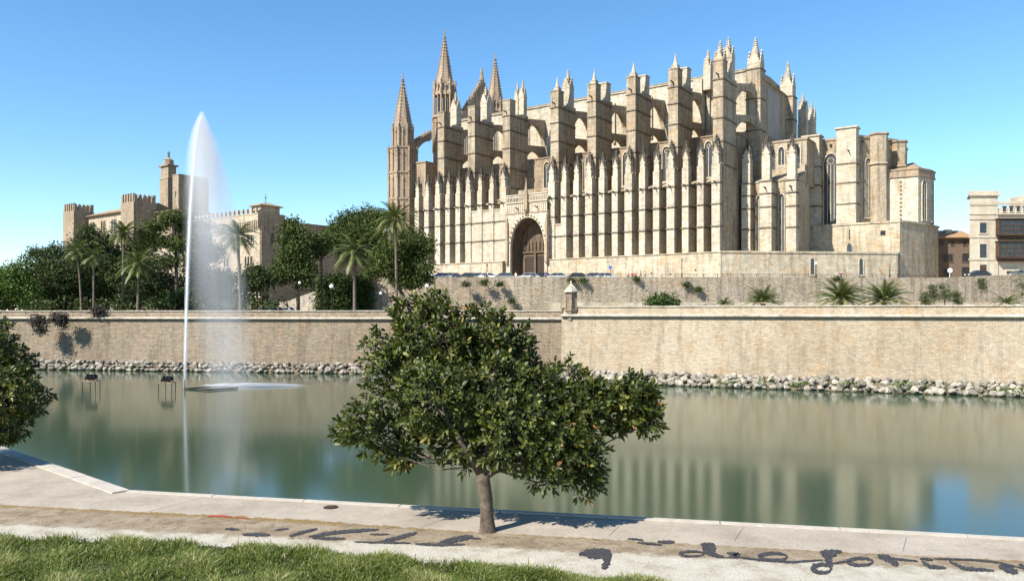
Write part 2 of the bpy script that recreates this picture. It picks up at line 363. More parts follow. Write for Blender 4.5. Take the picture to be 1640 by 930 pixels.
def gothic(w, h0, h1, n=9):
    """pointed-arch outline (x, z): width w, springing h0, apex h1"""
    L = []
    for i in range(n+1):
        t = i/n; L.append((-w/2*math.cos(t*math.pi/2)**.9 if i < n else 0, h0+(h1-h0)*math.sin(t*math.pi/2)))
    return L+[(-x, z) for x, z in L[-2::-1]]
def window(parent, x, y, z0, w, h, mull=2, face='y', mat='lead', frame='stone2', name='window', fw=.22, proud=.3, rz=None):
    """a pointed window in a wall whose outside looks to -y (or +x): glass a little proud of the wall, deep moulded frame"""
    g = MB(); hs = z0+h-w*.9 if h > w*1.2 else z0+h*.4
    arch = gothic(w, hs, z0+h)
    g.outline([(-w/2, z0)]+arch+[(w/2, z0)], 'x', -.03, .0)
    f = MB(); ob = gothic(w+2*fw, hs, z0+h+fw*1.3)
    pi = [(-w/2, z0)]+arch+[(w/2, z0)]; po = [(-w/2-fw, z0)]+ob+[(w/2+fw, z0)]
    for (a, b), (c, d) in zip(zip(pi, po), zip(pi[1:], po[1:])):
        f.outline([a, c, d, b], 'x', -proud, .02)
    f.box(-w/2-fw-.1, w/2+fw+.1, -proud-.1, .02, z0-.3, z0)
    mu = MB()
    for i in range(mull):
        q = -w/2+w*(i+1)/(mull+1); mu.box(q-.07, q+.07, -.16, -.035, z0, hs+.3)
    if w > 1.4:
        r0 = w*.26; cz = hs+(h+z0-hs)*.38
        for i in range(12):
            a, b = 2*math.pi*i/12, 2*math.pi*(i+1)/12
            mu.outline([(r0*math.cos(a), cz+r0*math.sin(a)), (r0*math.cos(b), cz+r0*math.sin(b)), ((r0-.14)*math.cos(b), cz+(r0-.14)*math.sin(b)), ((r0-.14)*math.cos(a), cz+(r0-.14)*math.sin(a))], 'x', -.15, -.035)
    rz = (math.pi/2 if face == 'x' else 0) if rz is None else rz
    fo = f.build(name, frame, parent, (x, y, 0)); fo.rotation_euler.z = rz
    g.build('pane', mat, fo); mu.build('mullion', frame, fo) if mu.v else None
    return fo
def rectwin(parent, x, y, z0, w, h, mat='glass', fw=.15, frame='rblock', rz=0):
    f = MB()
    for a in ((-w/2-fw, -w/2, z0-fw, z0+h+fw), (w/2, w/2+fw, z0-fw, z0+h+fw), (-w/2, w/2, z0+h, z0+h+fw), (-w/2, w/2, z0-fw, z0)):
        f.box(a[0], a[1], -.14, .02, a[2], a[3])
    fo = f.build('window', frame, parent, (x, y, 0)); fo.rotation_euler.z = rz
    g = MB(); g.box(-w/2, w/2, -.03, 0, z0, z0+h); g.build('pane', mat, fo)
    return fo

# ---------------------------------------------------------------- near ground
GZ = 3.5
def G(px, py, dz=0):
    D = (CZ-GZ-dz)*F/(py-YH); return ((px-820)*D/F, D)
def sheet(name, pts, z, mat):
    m = MB(); m.quad(*[(x, y, z) for x, y in pts]); return m.build(name, mat)
L0, L1, L2 = G(-60, 694), G(208, 786), G(1700, 865)
q = MB()
lx = (L1[0]-L0[0], L1[1]-L0[1]); far = (L0[0]-lx[0]*-4 if False else L0[0]-lx[0]*4, L0[1]-lx[1]*4)
rx = (L2[0]-L1[0], L2[1]-L1[1]); fr = (L2[0]+rx[0]*3, L2[1]+rx[1]*3)
q.prism([L1, far, (far[0]-40, far[1]-10), (-120, -40), (120, -40), fr], -1.5, GZ)
tag(q.build('path', 'concrete'), kind='structure')
def off(a, b, d):   # point pair moved by d to the camera side
    v = Vector((b[0]-a[0], b[1]-a[1])); n = Vector((v.y, -v.x)).normalized()
    if n.y > 0: n = -n
    return (a[0]+n.x*d, a[1]+n.y*d), (b[0]+n.x*d, b[1]+n.y*d)
kb = MB()
def kerb_run(a, b, w, z, step):
    va, vb = Vector(a), Vector(b); L = (vb-va).length; n = int(L/step); d = (vb-va)/L
    nn = Vector((d.y, -d.x)); nn = -nn if nn.y > 0 else nn
    for i in range(n):
        p = va+d*(i*step+.012); r = va+d*((i+1)*step-.012)
        kb.prism([tuple(p), tuple(r), tuple(r+nn*w), tuple(p+nn*w)], GZ-.05, z+random.uniform(-.004, .004))
kerb_run(L1, far, .42, GZ+.035, 1.35); kerb_run(L1, fr, .16, GZ+.03, 2.4)
tag(kb.build('kerb', 'kerb'), kind='structure')
# expansion joints across the path
jm = MB()
for a, b in (((1190, 845), (1176, 866)), ((1452, 859), (1446, 882)), ((745, 818), (672, 845)), ((330, 795), (225, 822)), ((1000, 833), (975, 858))):
    a, b = Vector(G(*a)), Vector(G(*b)); n = Vector((b.y-a.y, a.x-b.x)).normalized()*.006
    jm.quad(*[(p.x, p.y, GZ+.004) for p in (a-n, b-n, b+n, a+n)])
tag(jm.build('path_joints', 'car_grey'), kind='structure')
def band(name, top, bot, z, mat, jit=.0):
    m = MB(); T = []; B = []
    def dens(L):
        o = []
        for (a, b) in zip(L, L[1:]):
            k = max(1, int(abs(b[0]-a[0])/6))
            for i in range(k):
                t = i/k; o.append((a[0]+(b[0]-a[0])*t, a[1]+(b[1]-a[1])*t+random.gauss(0, jit)))
        return o+[L[-1]]
    T, B = dens(top), dens(bot)
    n = min(len(T), len(B)); T = [T[int(i*(len(T)-1)/(n-1))] for i in range(n)]; B = [B[int(i*(len(B)-1)/(n-1))] for i in range(n)]
    i0 = len(m.v); m.v += [(*G(*p), z) for p in T]+[(*G(*p), z) for p in B]
    m.f += [(i, i+1, n+i+1, n+i) for i in range(n-1)]
    return m.build(name, mat)
edge = [(-200, 800), (0, 808), (470, 831), (780, 853), (1300, 881), (1640, 898), (1900, 912)]
tag(band('dirt_strip', edge, [(-200, 1300), (1900, 1300)], GZ+.004, 'dirt', .7), kind='structure')
gedge = [(-200, 858), (0, 864), (250, 870), (420, 880), (600, 894), (780, 910), (940, 932), (1100, 948), (1250, 958), (1900, 1010)]
tag(band('turf', gedge, [(-200, 1300), (1900, 1300)], GZ+.013, 'turf', 1.5), kind='structure')
# sprayed writing
wroot = empty('painted_writing', (G(1200, 890)[0], G(1200, 890)[1], GZ), 'sprayed black cursive lettering on the bare strip below the path', 'graffiti')
wmat, wpar = 'spray', wroot
def stroke(pts, w):
    wm = MB()
    P = []
    for (a, b) in zip(pts, pts[1:]):
        k = max(1, int(math.hypot(b[0]-a[0], b[1]-a[1])/1.6))
        P += [(a[0]+(b[0]-a[0])*i/k, a[1]+(b[1]-a[1])*i/k) for i in range(k)]
    P.append(pts[-1]); n = len(P); i0 = len(wm.v); U = []; D_ = []
    for i, (x, y) in enumerate(P):
        a, b = P[max(0, i-1)], P[min(n-1, i+1)]; dx, dy = b[0]-a[0], b[1]-a[1]; L = math.hypot(dx, dy) or 1
        t = math.sin(math.pi*min(1, max(0, (i+.6)/(n))))**.35
        w_ = w*1.2; q1, q2 = w_*t*random.uniform(.55, 1.2)/2, w_*t*random.uniform(.55, 1.2)/2
        U.append((x-dy/L*q1*1.3, y+dx/L*q1)); D_.append((x+dy/L*q2*1.3, y-dx/L*q2))
    z = GZ+.0165+random.uniform(0, .002)
    wm.v += [(*G(*p), z) for p in U]+[(*G(*p), z) for p in D_]
    wm.f += [(i0+i, i0+i+1, i0+n+i+1, i0+n+i) for i in range(n-1)]
    wm.xf(Matrix.Translation(-wpar.location)).build('brush_stroke', wmat, wpar)
def ring(cx, cy, rx, ry, w):
    stroke([(cx+rx*math.cos(a), cy+ry*math.sin(a)) for a in [2*math.pi*i/16+.3 for i in range(17)]], w)
stroke([(927, 889), (945, 884), (972, 882)], 9); stroke([(940, 892), (956, 889), (974, 890)], 10); stroke([(972, 880), (974, 895), (966, 912)], 9)
stroke([(1122, 872), (1144, 872)], 5); stroke([(1129, 872), (1137, 886)], 11); stroke([(1140, 872), (1140, 886)], 8); ring(1108, 887.3, 19, 4, 3.6); stroke([(1126, 885), (1160, 893)], 6)
stroke([(1164, 886), (1182, 888), (1168, 892)], 5); stroke([(1160, 893), (1186, 893), (1216, 897), (1270, 900.5), (1318, 897)], 3.6); ring(1238.5, 892, 22, 5.6, 5)
stroke([(1313, 885), (1330, 884), (1348, 884)], 7); stroke([(1316, 890), (1340, 889)], 8); stroke([(1324, 890), (1330, 908)], 9); ring(1316, 911, 15, 6.5, 6.5)
stroke([(1333, 903), (1356, 899)], 3); ring(1378, 900, 20, 5.6, 5.5)
stroke([(1406, 890), (1424, 895), (1438, 906)], 9); stroke([(1412, 893), (1440, 896), (1470, 899)], 3.5)
stroke([(1473, 895), (1494, 897)], 4); stroke([(1476, 899), (1490, 908), (1515, 910)], 6); stroke([(1494, 895), (1560, 897), (1600, 901), (1640, 911)], 3)
stroke([(1520, 899), (1545, 911), (1592, 914)], 5.5); stroke([(1600, 906), (1630, 918)], 10); stroke([(1632, 904), (1660, 920)], 7)
stroke([(463, 859), (486, 852), (508, 847)], 4.5); stroke([(494, 860), (536, 853), (606, 848)], 5.5); stroke([(500, 862), (553, 863)], 4)
stroke([(567, 868), (610, 869), (657, 870)], 3); stroke([(610, 868), (640, 861), (667, 853)], 6); stroke([(664, 871), (700, 873), (744, 872)], 4)
stroke([(700, 872), (722, 866), (757, 859)], 8); stroke([(735, 860), (770, 863)], 3); stroke([(388, 856), (432, 857)], 5); stroke([(360, 847), (382, 848)], 3.5)
stroke([(592, 856), (624, 856)], 2.5); stroke([(1005, 863), (1030, 865)], 2.5); stroke([(1053, 868), (1080, 868)], 5); stroke([(1020, 869), (1060, 873)], 3); stroke([(440, 849), (462, 847)], 2.5)
wmat = 'redpaint'; wpar = empty('paint_mark', (*G(350, 827), GZ), 'small red spray mark at the edge of the path', 'paint mark')
stroke([(332, 827), (352, 826.4), (372, 828)], 2.6); stroke([(375, 829), (400, 831)], 1.5)
mh = empty('manhole_cover', (*G(530, 812), GZ), 'small round rusty cover set in the pale path', 'manhole')
m_ = MB(); m_.ngon(0, 0, .17, .17, .0, .012, 20); m_.build('frame', 'iron', mh)
m_ = MB(); m_.ngon(0, 0, .14, .14, .013, .022, 20)
for i in range(-2, 3): m_.box(-.1, .1, i*.045-.008, i*.045+.008, .022, .028)
m_.build('lid', 'wood', mh)

# ---------------------------------------------------------------- lake, far ground, terrace
m_ = MB(); m_.quad((-400, 2, 0), (400, 2, 0), (400, 125, 0), (-400, 125, 0)); tag(m_.build('water', 'water'), kind='structure')
A0, A1 = PW(-700, 500, 128), PW(900, 500, 101.5)
B0, B1 = PW(900, 500, 93.8), PW(2300, 500, 66.8)
def pl(p): return (p.x, p.y)
m_ = MB(); m_.prism([pl(A0+Vector((0, .5, 0))), pl(A1+Vector((0, .5, 0))), (A1.x+.1, 800), (-2500, 4000), (-2500, A0.y)], -1, 7.3); tag(m_.build('park_ground', 'soil'), kind='structure')
m_ = MB(); m_.prism([pl(B0+Vector((.4, .5, 0))), pl(B1+Vector((0, .5, 0))), (2500, 66), (2500, 4000), (A1.x+.1, 4000), (A1.x+.1, A1.y)], -1, 7.6); tag(m_.build('promenade_ground', 'terr'), kind='structure')
TZ = 14.0
TW = [PW(505, 0, 138), PW(690, 0, 136), PW(860, 0, 134), PW(1150, 0, 134), PW(1500, 0, 136), PW(1640, 0, 138), PW(2400, 0, 140)]
m_ = MB(); m_.prism([(p.x, p.y+.6) for p in TW]+[(2500, 140), (2500, 2500), (-30, 2500)], 7, TZ-.12); tag(m_.build('terrace', 'terr'), kind='structure')
m_ = MB(); m_.quad((-9000, 300, 6.9), (9000, 300, 6.9), (9000, 9000, 6.9), (-9000, 9000, 6.9)); tag(m_.build('ground', 'soil'), kind='structure')

def wallrun(root, a, b, zb, zt, thick, batter, mat, cop, zc, step=6):
    """battered wall with cordon and coping between a and b"""
    va, vb = Vector((a.x, a.y)), Vector((b.x, b.y)); d = (vb-va).normalized(); n = Vector((d.y, -d.x)); n = -n if n.y > 0 else n
    L = (vb-va).length; T = Matrix.Translation((a.x, a.y, 0)) @ Matrix(((d.x, -n.x, 0, 0), (d.y, -n.y, 0, 0), (0, 0, 1, 0), (0, 0, 0, 1)))
    # local: x along, y into the wall, z up
    w = MB(); w.outline([(-batter, zb), (0, zc), (thick, zc), (thick, zb)], 'y', 0, L); w.xf(T).build('wall_face', mat, root)
    w = MB(); prof = [(-.22+.22*math.cos(t), zc+.17+.17*math.sin(t)) for t in [math.pi/2+math.pi*i/6 for i in range(7)]]
    w.outline([(thick, zc+.34)]+prof+[(thick, zc)], 'y', 0, L); w.xf(T).build('cordon', 'coping', root)
    w = MB(); w.outline([(.1, zc+.343), (.26, zt-.12), (thick, zt-.12), (thick, zc+.343)], 'y', 0, L); w.xf(T).build('parapet', mat, root)
    w = MB(); nst = int(L/2.2)
    for i in range(nst):
        w.box(i*L/nst+.01, (i+1)*L/nst-.01, .12, thick+.1, zt-.118, zt+random.uniform(0, .02))
    w.xf(T).build('coping', 'coping', root)
wl = empty('lake_wall', (A1.x, A1.y, 0), 'long brown stone lake wall behind the fountain, left of the sentry box', 'wall')
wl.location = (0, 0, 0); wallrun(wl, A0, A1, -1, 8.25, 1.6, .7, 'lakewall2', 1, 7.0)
wr = empty('lake_wall', (0, 0, 0), 'pale sunlit stone lake wall running right from the sentry box', 'wall')
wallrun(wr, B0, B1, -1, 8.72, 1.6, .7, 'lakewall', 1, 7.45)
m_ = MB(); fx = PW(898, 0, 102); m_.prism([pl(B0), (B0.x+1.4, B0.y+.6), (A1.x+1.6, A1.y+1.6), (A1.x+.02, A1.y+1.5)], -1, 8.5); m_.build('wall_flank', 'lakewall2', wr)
# terrace retaining wall
rt = empty('terrace_wall', (0, 0, 0), 'rough rubble retaining wall below the cathedral terrace', 'wall')
for i, (a, b) in enumerate(zip(TW, TW[1:])):
    T_ = [14.0, 14.0, 13.95, 13.95, 13.9, 14.6, 14.9]
    m_ = MB(); m_.prism([(a.x, a.y), (b.x, b.y), (b.x, b.y+1), (a.x, a.y+1)], 6.5, 14, [T_[i], T_[i+1], T_[i+1], T_[i]]); m_.build('wall_section', 'terracewall', rt)
m_ = MB()
a, b = PW(880, 0, 126), PW(2400, 0, 131)
m_.prism([pl(a), pl(b), (b.x, b.y+1), (a.x, a.y+1)], 7, 9.6); tag(m_.build('garden_wall', 'plinth'), 'low pale garden wall in front of the rubble terrace wall', 'wall')
# iron railing
rl = empty('railing', (0, 0, 0), 'thin dark railing along the terrace edge', 'railing')
def rail(a, b, z):
    m = MB(); L = (b-a).length; n = int(L/2.2)
    for i in range(n+1):
        p = a.lerp(b, i/n); m.box(p.x-.03, p.x+.03, p.y+.3, p.y+.36, z-.05, z+.55)
    for h in (.3, .55): m.tube([(a.x, a.y+.33, z+h), (b.x, b.y+.33, z+h)], .025, 5)
    m.build('rail_section', 'iron', rl)
rail(TW[2], TW[3], 13.95); rail(TW[3], TW[4], 13.92)
# sentry box
p = PW(914.5, 0, 93.6)
sb = empty('sentry_box', (p.x, p.y, 8.3), 'small stone sentry box with domed roof at the wall corner', 'sentry box')
m_ = MB(); m_.ngon(0, 0, .35, .78, -1.3, -.1, 6); m_.ngon(0, 0, .84, .84, -.1, .12, 6); m_.ngon(0, 0, .68, .68, .12, 2.05, 6)
for j in range(6):
    a = j*math.pi/3+math.pi/6; m_.ngon(.7*math.cos(a), .7*math.sin(a), .08, .08, .12, 2.05, 6)
m_.build('body', 'carved', sb)
m_ = MB(); m_.ngon(0, 0, .95, .95, 2.05, 2.2, 6); m_.ngon(0, 0, .9, .42, 2.2, 2.75, 6); m_.ngon(0, 0, .42, .12, 2.75, 3.05, 6); m_.ngon(0, 0, .1, .16, 3.05, 3.2, 8); m_.ngon(0, 0, .14, .02, 3.2, 3.45, 8)
m_.build('roof', 'coping', sb)
m_ = MB(); m_.box(-.1, .1, -.62, -.597, .8, 1.5); m_.build('slit', 'glass', sb)

# ---------------------------------------------------------------- rip-rap rocks
def rockmesh(i):
    import bmesh
    bm = bmesh.new(); bmesh.ops.create_icosphere(bm, subdivisions=2, radius=.5)
    r = random.Random(i); pl_ = [(Vector((r.gauss(0, 1), r.gauss(0, 1), r.gauss(0, 1))).normalized(), r.uniform(.26, .42)) for _ in range(9)]
    for v in bm.verts:
        for n, d in pl_:
            k = v.co.dot(n)
            if k > d: v.co -= n*(k-d)
        v.co.x *= 1.25; v.co.z *= .8; v.co += Vector((r.gauss(0, .012), r.gauss(0, .012), r.gauss(0, .012)))
    me = bpy.data.meshes.new('rock'); bm.to_mesh(me); bm.free(); me.materials.append(M['rock']); return me
RK = [rockmesh(i) for i in range(14)]
spots = []
def rockline(a, b, x0, x1, size, rows):
    va, vb = Vector((a.x, a.y)), Vector((b.x, b.y)); d = (vb-va).normalized(); n = Vector((d.y, -d.x)); n = -n if n.y > 0 else n
    L = (vb-va).length; t = 0
    while t < L:
        for k in range(rows):
            f = (k+.5)/rows; s = size*random.uniform(.65, 1.35)
            p = va+d*(t+random.uniform(-.4, .4)*size)+n*(.75+f*2.1+random.uniform(-.15, .15)); z = 1.25-f*1.2+random.uniform(-.12, .15)
            px = 820+F*p.x/p.y
            if x0 < px < x1: spots.append((p.x, p.y, z, s))
        t += size*.86
rockline(A0, A1, -60, 905, .72, 3); rockline(B0, B1, 898, 1700, .78, 4)
spots.sort(key=lambda q: -q[3]/q[1]*(1 if -20 < 820+F*q[0]/q[1] < 1655 and not 590 < 820+F*q[0]/q[1] < 900 else .2))
print('ROCKS', len(spots))
rest = MB(); rest_me = []
for i, (x, y, z, s) in enumerate(spots):
    me = RK[i % 14]; rot = (random.uniform(-.6, .6), random.uniform(-.6, .6), random.uniform(0, 6.3))
    if i < 298:
        o = put('boulder', me, None, (x, y, z)); o.rotation_euler = rot; o.scale = (s,)*3
        left = x < B0.x
        tag(o, 'pale jagged boulder in the bank at the foot of the '+('left' if left else 'right')+' lake wall', 'boulder', 'boulders along the foot of the '+('left' if left else 'right')+' lake wall')
    else:
        T = Matrix.Translation((x, y, z)) @ Matrix.Rotation(rot[2], 4, 'Z') @ Matrix.Rotation(rot[0], 4, 'X') @ Matrix.Scale(s, 4)
        b = MB(); b.v = [tuple(v.co) for v in me.vertices]; b.f = [tuple(f.vertices) for f in me.polygons]; rest.add(b, T)
if rest.v: tag(rest.build('boulder_bank', 'rock'), kind='stuff')
# the rubble bed beneath the boulders
bd = MB()
for a, b in ((A0, A1), (B0, B1)):
    va, vb = Vector((a.x, a.y)), Vector((b.x, b.y)); d = (vb-va).normalized(); n = Vector((d.y, -d.x)); n = -n if n.y > 0 else n
    c, e = va+n*3.1, vb+n*3.1; f_, g_ = va+n*.3, vb+n*.3
    bd.quad((c.x, c.y, -.4), (e.x, e.y, -.4), (g_.x, g_.y, 1.25), (f_.x, f_.y, 1.25))
tag(bd.build('rubble_bank', 'soil'), kind='structure')

# ---------------------------------------------------------------- foliage
def leafcloud(name, blobs, n, size, mat, parent=None, aspect=1.0, shell=.55, clump=None, seed=0, droop=0, up=.25):
    """blobs: world (x, y, z, rx, ry, rz); leaf quads in small clumps through each blob"""
    r = np.random.default_rng(seed+17); vol = np.array([b[3]*b[4]*b[5] for b in blobs])**.72; vol = vol/vol.sum()
    clump = clump or 9; nc = max(1, n//clump)
    bi = r.choice(len(blobs), nc, p=vol); B = np.array(blobs)[bi]
    d = unit(r.normal(size=(nc, 3))); rad = (shell+(1-shell)*r.random(nc)**.6)*(1+.12*r.normal(size=nc)); rad *= np.where(r.random(nc) < .25, r.random(nc), 1)
    cc = B[:, :3]+d*B[:, 3:6]*rad[:, None]
    cs = size*2.6*(0.6+.8*r.random(nc))
    P = np.repeat(cc, clump, 0)+r.normal(size=(nc*clump, 3))*np.repeat(cs, clump)[:, None]*.55*np.array([1, 1, .6])
    nrm = unit(r.normal(size=P.shape)+np.repeat(d, clump, 0)*.6+np.array([0, 0, up]))
    t = unit(np.cross(nrm, r.normal(size=P.shape))); b = np.cross(nrm, t)
    s = size*(.6+.8*r.random(len(P)))[:, None]
    V = np.stack([P-t*s*.5, P+b*s*.32*aspect, P+t*s*.5, P-b*s*.32*aspect], 1)
    rnd = np.clip(np.repeat(r.random(nc), clump)*.6+r.random(len(P))*.4, 0, 1)
    return put(name, npmesh(name, V, 4, M[mat], rnd), parent)
def tree(name, label, cat, bx, D, zb, blobs, n, size, mat, barkm='pinebark', tr=.35, group=None, topk=None, limbs=5, seed=1, dy=.8, bend=0):
    """blobs given as photo columns/rows and radius at distance D; turned to metres here"""
    r = random.Random(seed); base = PW(bx, 0, D); root = empty(name, (base.x, D, zb), label, cat, group)
    WB = []
    for i, b in enumerate(blobs):
        p = PW(b[0], b[1], D); rr = b[2]*D/F; oy = r.uniform(-.7, .7)*rr*dy
        WB.append((p.x-base.x, oy, p.z-zb, rr, rr*dy*1.1, rr*(b[3] if len(b) > 3 else .8)))
    leafcloud('crown', WB, n, size, mat, root, seed=seed)
    m = MB(); cen = Vector((sum(b[0] for b in WB)/len(WB), 0, sum(b[2] for b in WB)/len(WB)))
    low = min(b[2]-b[5]*.3 for b in WB); kz = max(.8, low)
    kn = Vector((cen.x*.45+bend, 0, kz)); top = Vector((cen.x, 0, cen.z+(max(b[2] for b in WB)-cen.z)*.5))
    m.tube([(0, 0, -.2), (kn.x*.35+bend*.3, .05, kz*.5), kn, (kn+top)/2, top], [tr*1.15, tr*.9, tr*.75, tr*.5, tr*.2], 8)
    for b in sorted(WB, key=lambda q: -q[3])[:limbs+3]:
        c = Vector(b[:3]); s0 = kn.lerp(top, r.uniform(0, .5)); mid = s0.lerp(c, .5)+Vector((0, 0, -.12*(c-s0).length))
        m.tube([s0, mid, c], [tr*.45, tr*.3, tr*.08], 6)
    m.build('trunk', barkm, root, smooth=True); return root
tree('broadleaf_tree', 'bright green rounded tree at the far left edge behind the lake wall', 'tree', 20, 128, 7.3, [(20, 455, 30), (-8, 445, 26), (42, 470, 24), (28, 432, 18), (5, 475, 25), (-30, 460, 35), (50, 480, 16)], 17100, .34, 'bright', seed=3)
tree('pine_tree', 'broad dark pine beside the bright green tree', 'tree', 90, 136, 7.3, [(72, 425, 30), (110, 440, 38), (66, 458, 34), (100, 475, 40), (92, 405, 18), (60, 405, 14), (132, 462, 36)], 26600, .34, 'pine', seed=4)
tree('pine_tree', 'dark pine in front of the leftmost crenellated palace tower', 'tree', 150, 140, 7.3, [(128, 398, 26), (140, 372, 17), (163, 388, 22), (120, 420, 26), (150, 425, 32), (170, 455, 36), (140, 470, 34)], 26600, .34, 'pine', seed=5)
tree('pine_tree', 'dense dark pine under the middle crenellated palace tower', 'tree', 215, 142, 7.3, [(205, 405, 24), (232, 388, 22), (195, 430, 32), (240, 425, 32), (215, 460, 38), (250, 460, 34), (182, 408, 18), (265, 475, 28)], 28500, .34, 'pine', seed=6)
tree('pine_tree', 'open umbrella pine with tall trunk just left of the water jet', 'tree', 283, 122, 7.3, [(252, 362, 18, .5), (278, 350, 20, .5), (300, 366, 18, .6), (240, 376, 14, .5), (262, 386, 16, .6), (292, 392, 20, .6), (312, 380, 14, .6), (305, 415, 14), (274, 420, 12), (296, 345, 10)], 11250, .32, 'pine_light', tr=.32, seed=7)
tree('pine_tree', 'shadowed pine seen through the fountain spray', 'tree', 325, 128, 7.3, [(322, 385, 20), (334, 405, 22), (318, 430, 20), (342, 445, 22), (330, 470, 18), (326, 360, 12)], 11250, .32, 'pine', seed=8)
tree('broadleaf_tree', 'low leafy tree behind the falling spray', 'tree', 300, 120, 7.3, [(300, 475, 14), (282, 480, 14), (320, 482, 14)], 2500, .38, 'ivy', tr=.15, seed=9)
tree('broadleaf_tree', 'small round dark tree below the machicolated palace corner', 'tree', 412, 120, 7.3, [(410, 440, 16), (426, 447, 16), (396, 449, 14), (412, 455, 16), (405, 432, 10)], 4500, .4, 'pine', tr=.2, seed=10)
tree('pine_tree', 'tall upright pine in front of the palace side wall', 'tree', 478, 126, 7.3, [(465, 366, 15), (482, 376, 15), (456, 386, 14), (478, 398, 18), (462, 410, 16), (484, 420, 16), (452, 433, 18), (476, 440, 18), (494, 436, 12), (470, 356, 9), (446, 445, 12), (490, 455, 10)], 9500, .4, 'pine_light', tr=.28, seed=11)
tree('pine_tree', 'thin sparse pine with bare branches beside the tall upright pine', 'tree', 516, 130, 7.3, [(505, 380, 10), (516, 390, 12), (498, 396, 10), (508, 408, 10), (522, 402, 9), (526, 378, 8)], 2600, .35, 'pine_light', tr=.22, seed=12)
tree('umbrella_pine', 'large umbrella pine with dense domed crown left of the cathedral', 'tree', 592, 138, 7.3, [(545, 366, 22), (565, 352, 22), (590, 346, 20), (608, 352, 20), (540, 385, 20), (570, 378, 26), (600, 376, 24), (555, 400, 18), (620, 345, 12), (528, 378, 10), (590, 400, 20)], 25500, .32, 'pine_light', tr=.45, seed=13)
tree('pine_tree', 'leaning pine with dark crown against the cathedral west end', 'tree', 668, 124, 7.3, [(640, 395, 26), (662, 383, 22), (678, 402, 18), (650, 420, 28), (676, 428, 20), (625, 425, 24), (660, 448, 20), (682, 448, 12), (640, 445, 20), (610, 410, 20), (688, 388, 8), (600, 432, 18)], 25500, .32, 'pine_light', tr=.35, seed=14, bend=-2.5)
tree('broadleaf_tree', 'rounded shrub behind the lake wall left of the low palms', 'bush', 1062, 108, 7.6, [(1062, 480, 13, .7), (1046, 484, 9, .7), (1078, 485, 9, .7)], 3000, .3, 'ivy', tr=.1, seed=15)
for i, (x, y, r_, lab) in enumerate(((1494, 466, 8, 'narrow dark shrub tallest of the pair right of the palms'), (1511, 466, 9, 'narrow shrub with pale trunk beside the tallest dark shrub'), (1480, 478, 8, 'rounded low shrub left of the pair of narrow shrubs'), (1533, 476, 8, 'small upright shrub on the promenade under the round white sign'), (1573, 455, 7, 'small round bush growing on the terrace wall below the town house'), (1637, 456, 15, 'large dark bush at the right edge of the photo'))):
    D = 118 if y > 460 else 133
    tree('shrub', lab, 'bush', x+3, D, 7.6 if y > 460 else (13.0 if x < 1600 else 12), [(x, y, r_, 1.3), (x+2, y+r_, r_, 1.2), (x-2, y-r_*.7, r_*.7, 1)], 1500, .15, 'pine' if i % 2 == 0 else 'ivy', tr=.09, seed=30+i)
for i, (x, y, r_, lab) in enumerate(((62, 514, 12, 'dusky shrub hanging over the lake wall, left of two'), (95, 510, 12, 'dusky shrub hanging over the lake wall, right of two'), (158, 498, 8, 'small dry brown tuft on top of the lake wall'))):
    D = 110.6 if i < 2 else 112.3
    p = PW(x, y, D); root = empty('wall_shrub', (p.x, p.y, p.z), lab, 'bush'); rr = r_*D/F
    leafcloud('foliage', [(0, 0, 0, rr, .5, rr*.9), (.3, .1, -1.2 if i < 1 else -.6, rr*.6, .4, rr*.8)], 1500, .25, 'purple', root, seed=50+i)
    m_ = MB(); m_.tube([(0, .3, .3), (0, 0, 0), (.2, 0, -.6)], [.06, .05, .02], 6); m_.build('stem', 'bark', root)
for i, (x, y, r_) in enumerate(((915, 448, 7), (934, 449, 5), (746, 455, 9), (776, 452, 8), (800, 455, 6), (820, 482, 6), (1020, 446, 4), (1118, 463, 5), (1340, 447, 4), (1100, 455, 3))):
    tw = 133.4; p = PW(x, y, tw); rr = r_*tw/F*.6
    root = empty('wall_shrub', (p.x, p.y, p.z), 'green tuft growing from the rubble terrace wall', 'bush', 'tufts growing from the terrace wall')
    leafcloud('foliage', [(0, 0, 0, rr, .35, rr*.8)], 500, .22, 'ivy' if i % 2 else 'pine', root, seed=70+i)
# ivy on the terrace wall's left end
iv = []
for x in range(512, 592, 7):
    for y in range(446, 498, 8):
        p = PW(x, y+random.uniform(-3, 3), 136.2); iv.append((p.x, p.y, p.z, .9, .5, .8))
o = leafcloud('ivy', iv, 16000, .32, 'ivy', seed=90); tag(o, 'thick green ivy covering the left end of the terrace wall', 'ivy')
iv = []
for x in range(40, 460, 9):
    p = PW(x, 489+random.uniform(-5, 5), 118); iv.append((p.x, p.y+random.uniform(-2, 2), p.z, 1.1, 1, .6))
for x in range(0, 420, 12):
    for y in (450, 470, 488):
        p = PW(x, y, 150); iv.append((p.x, p.y+random.uniform(-3, 3), p.z, 2.0, 2, 1.8))
o = leafcloud('undergrowth', iv, 26000, .5, 'pine', seed=91); tag(o, kind='stuff')

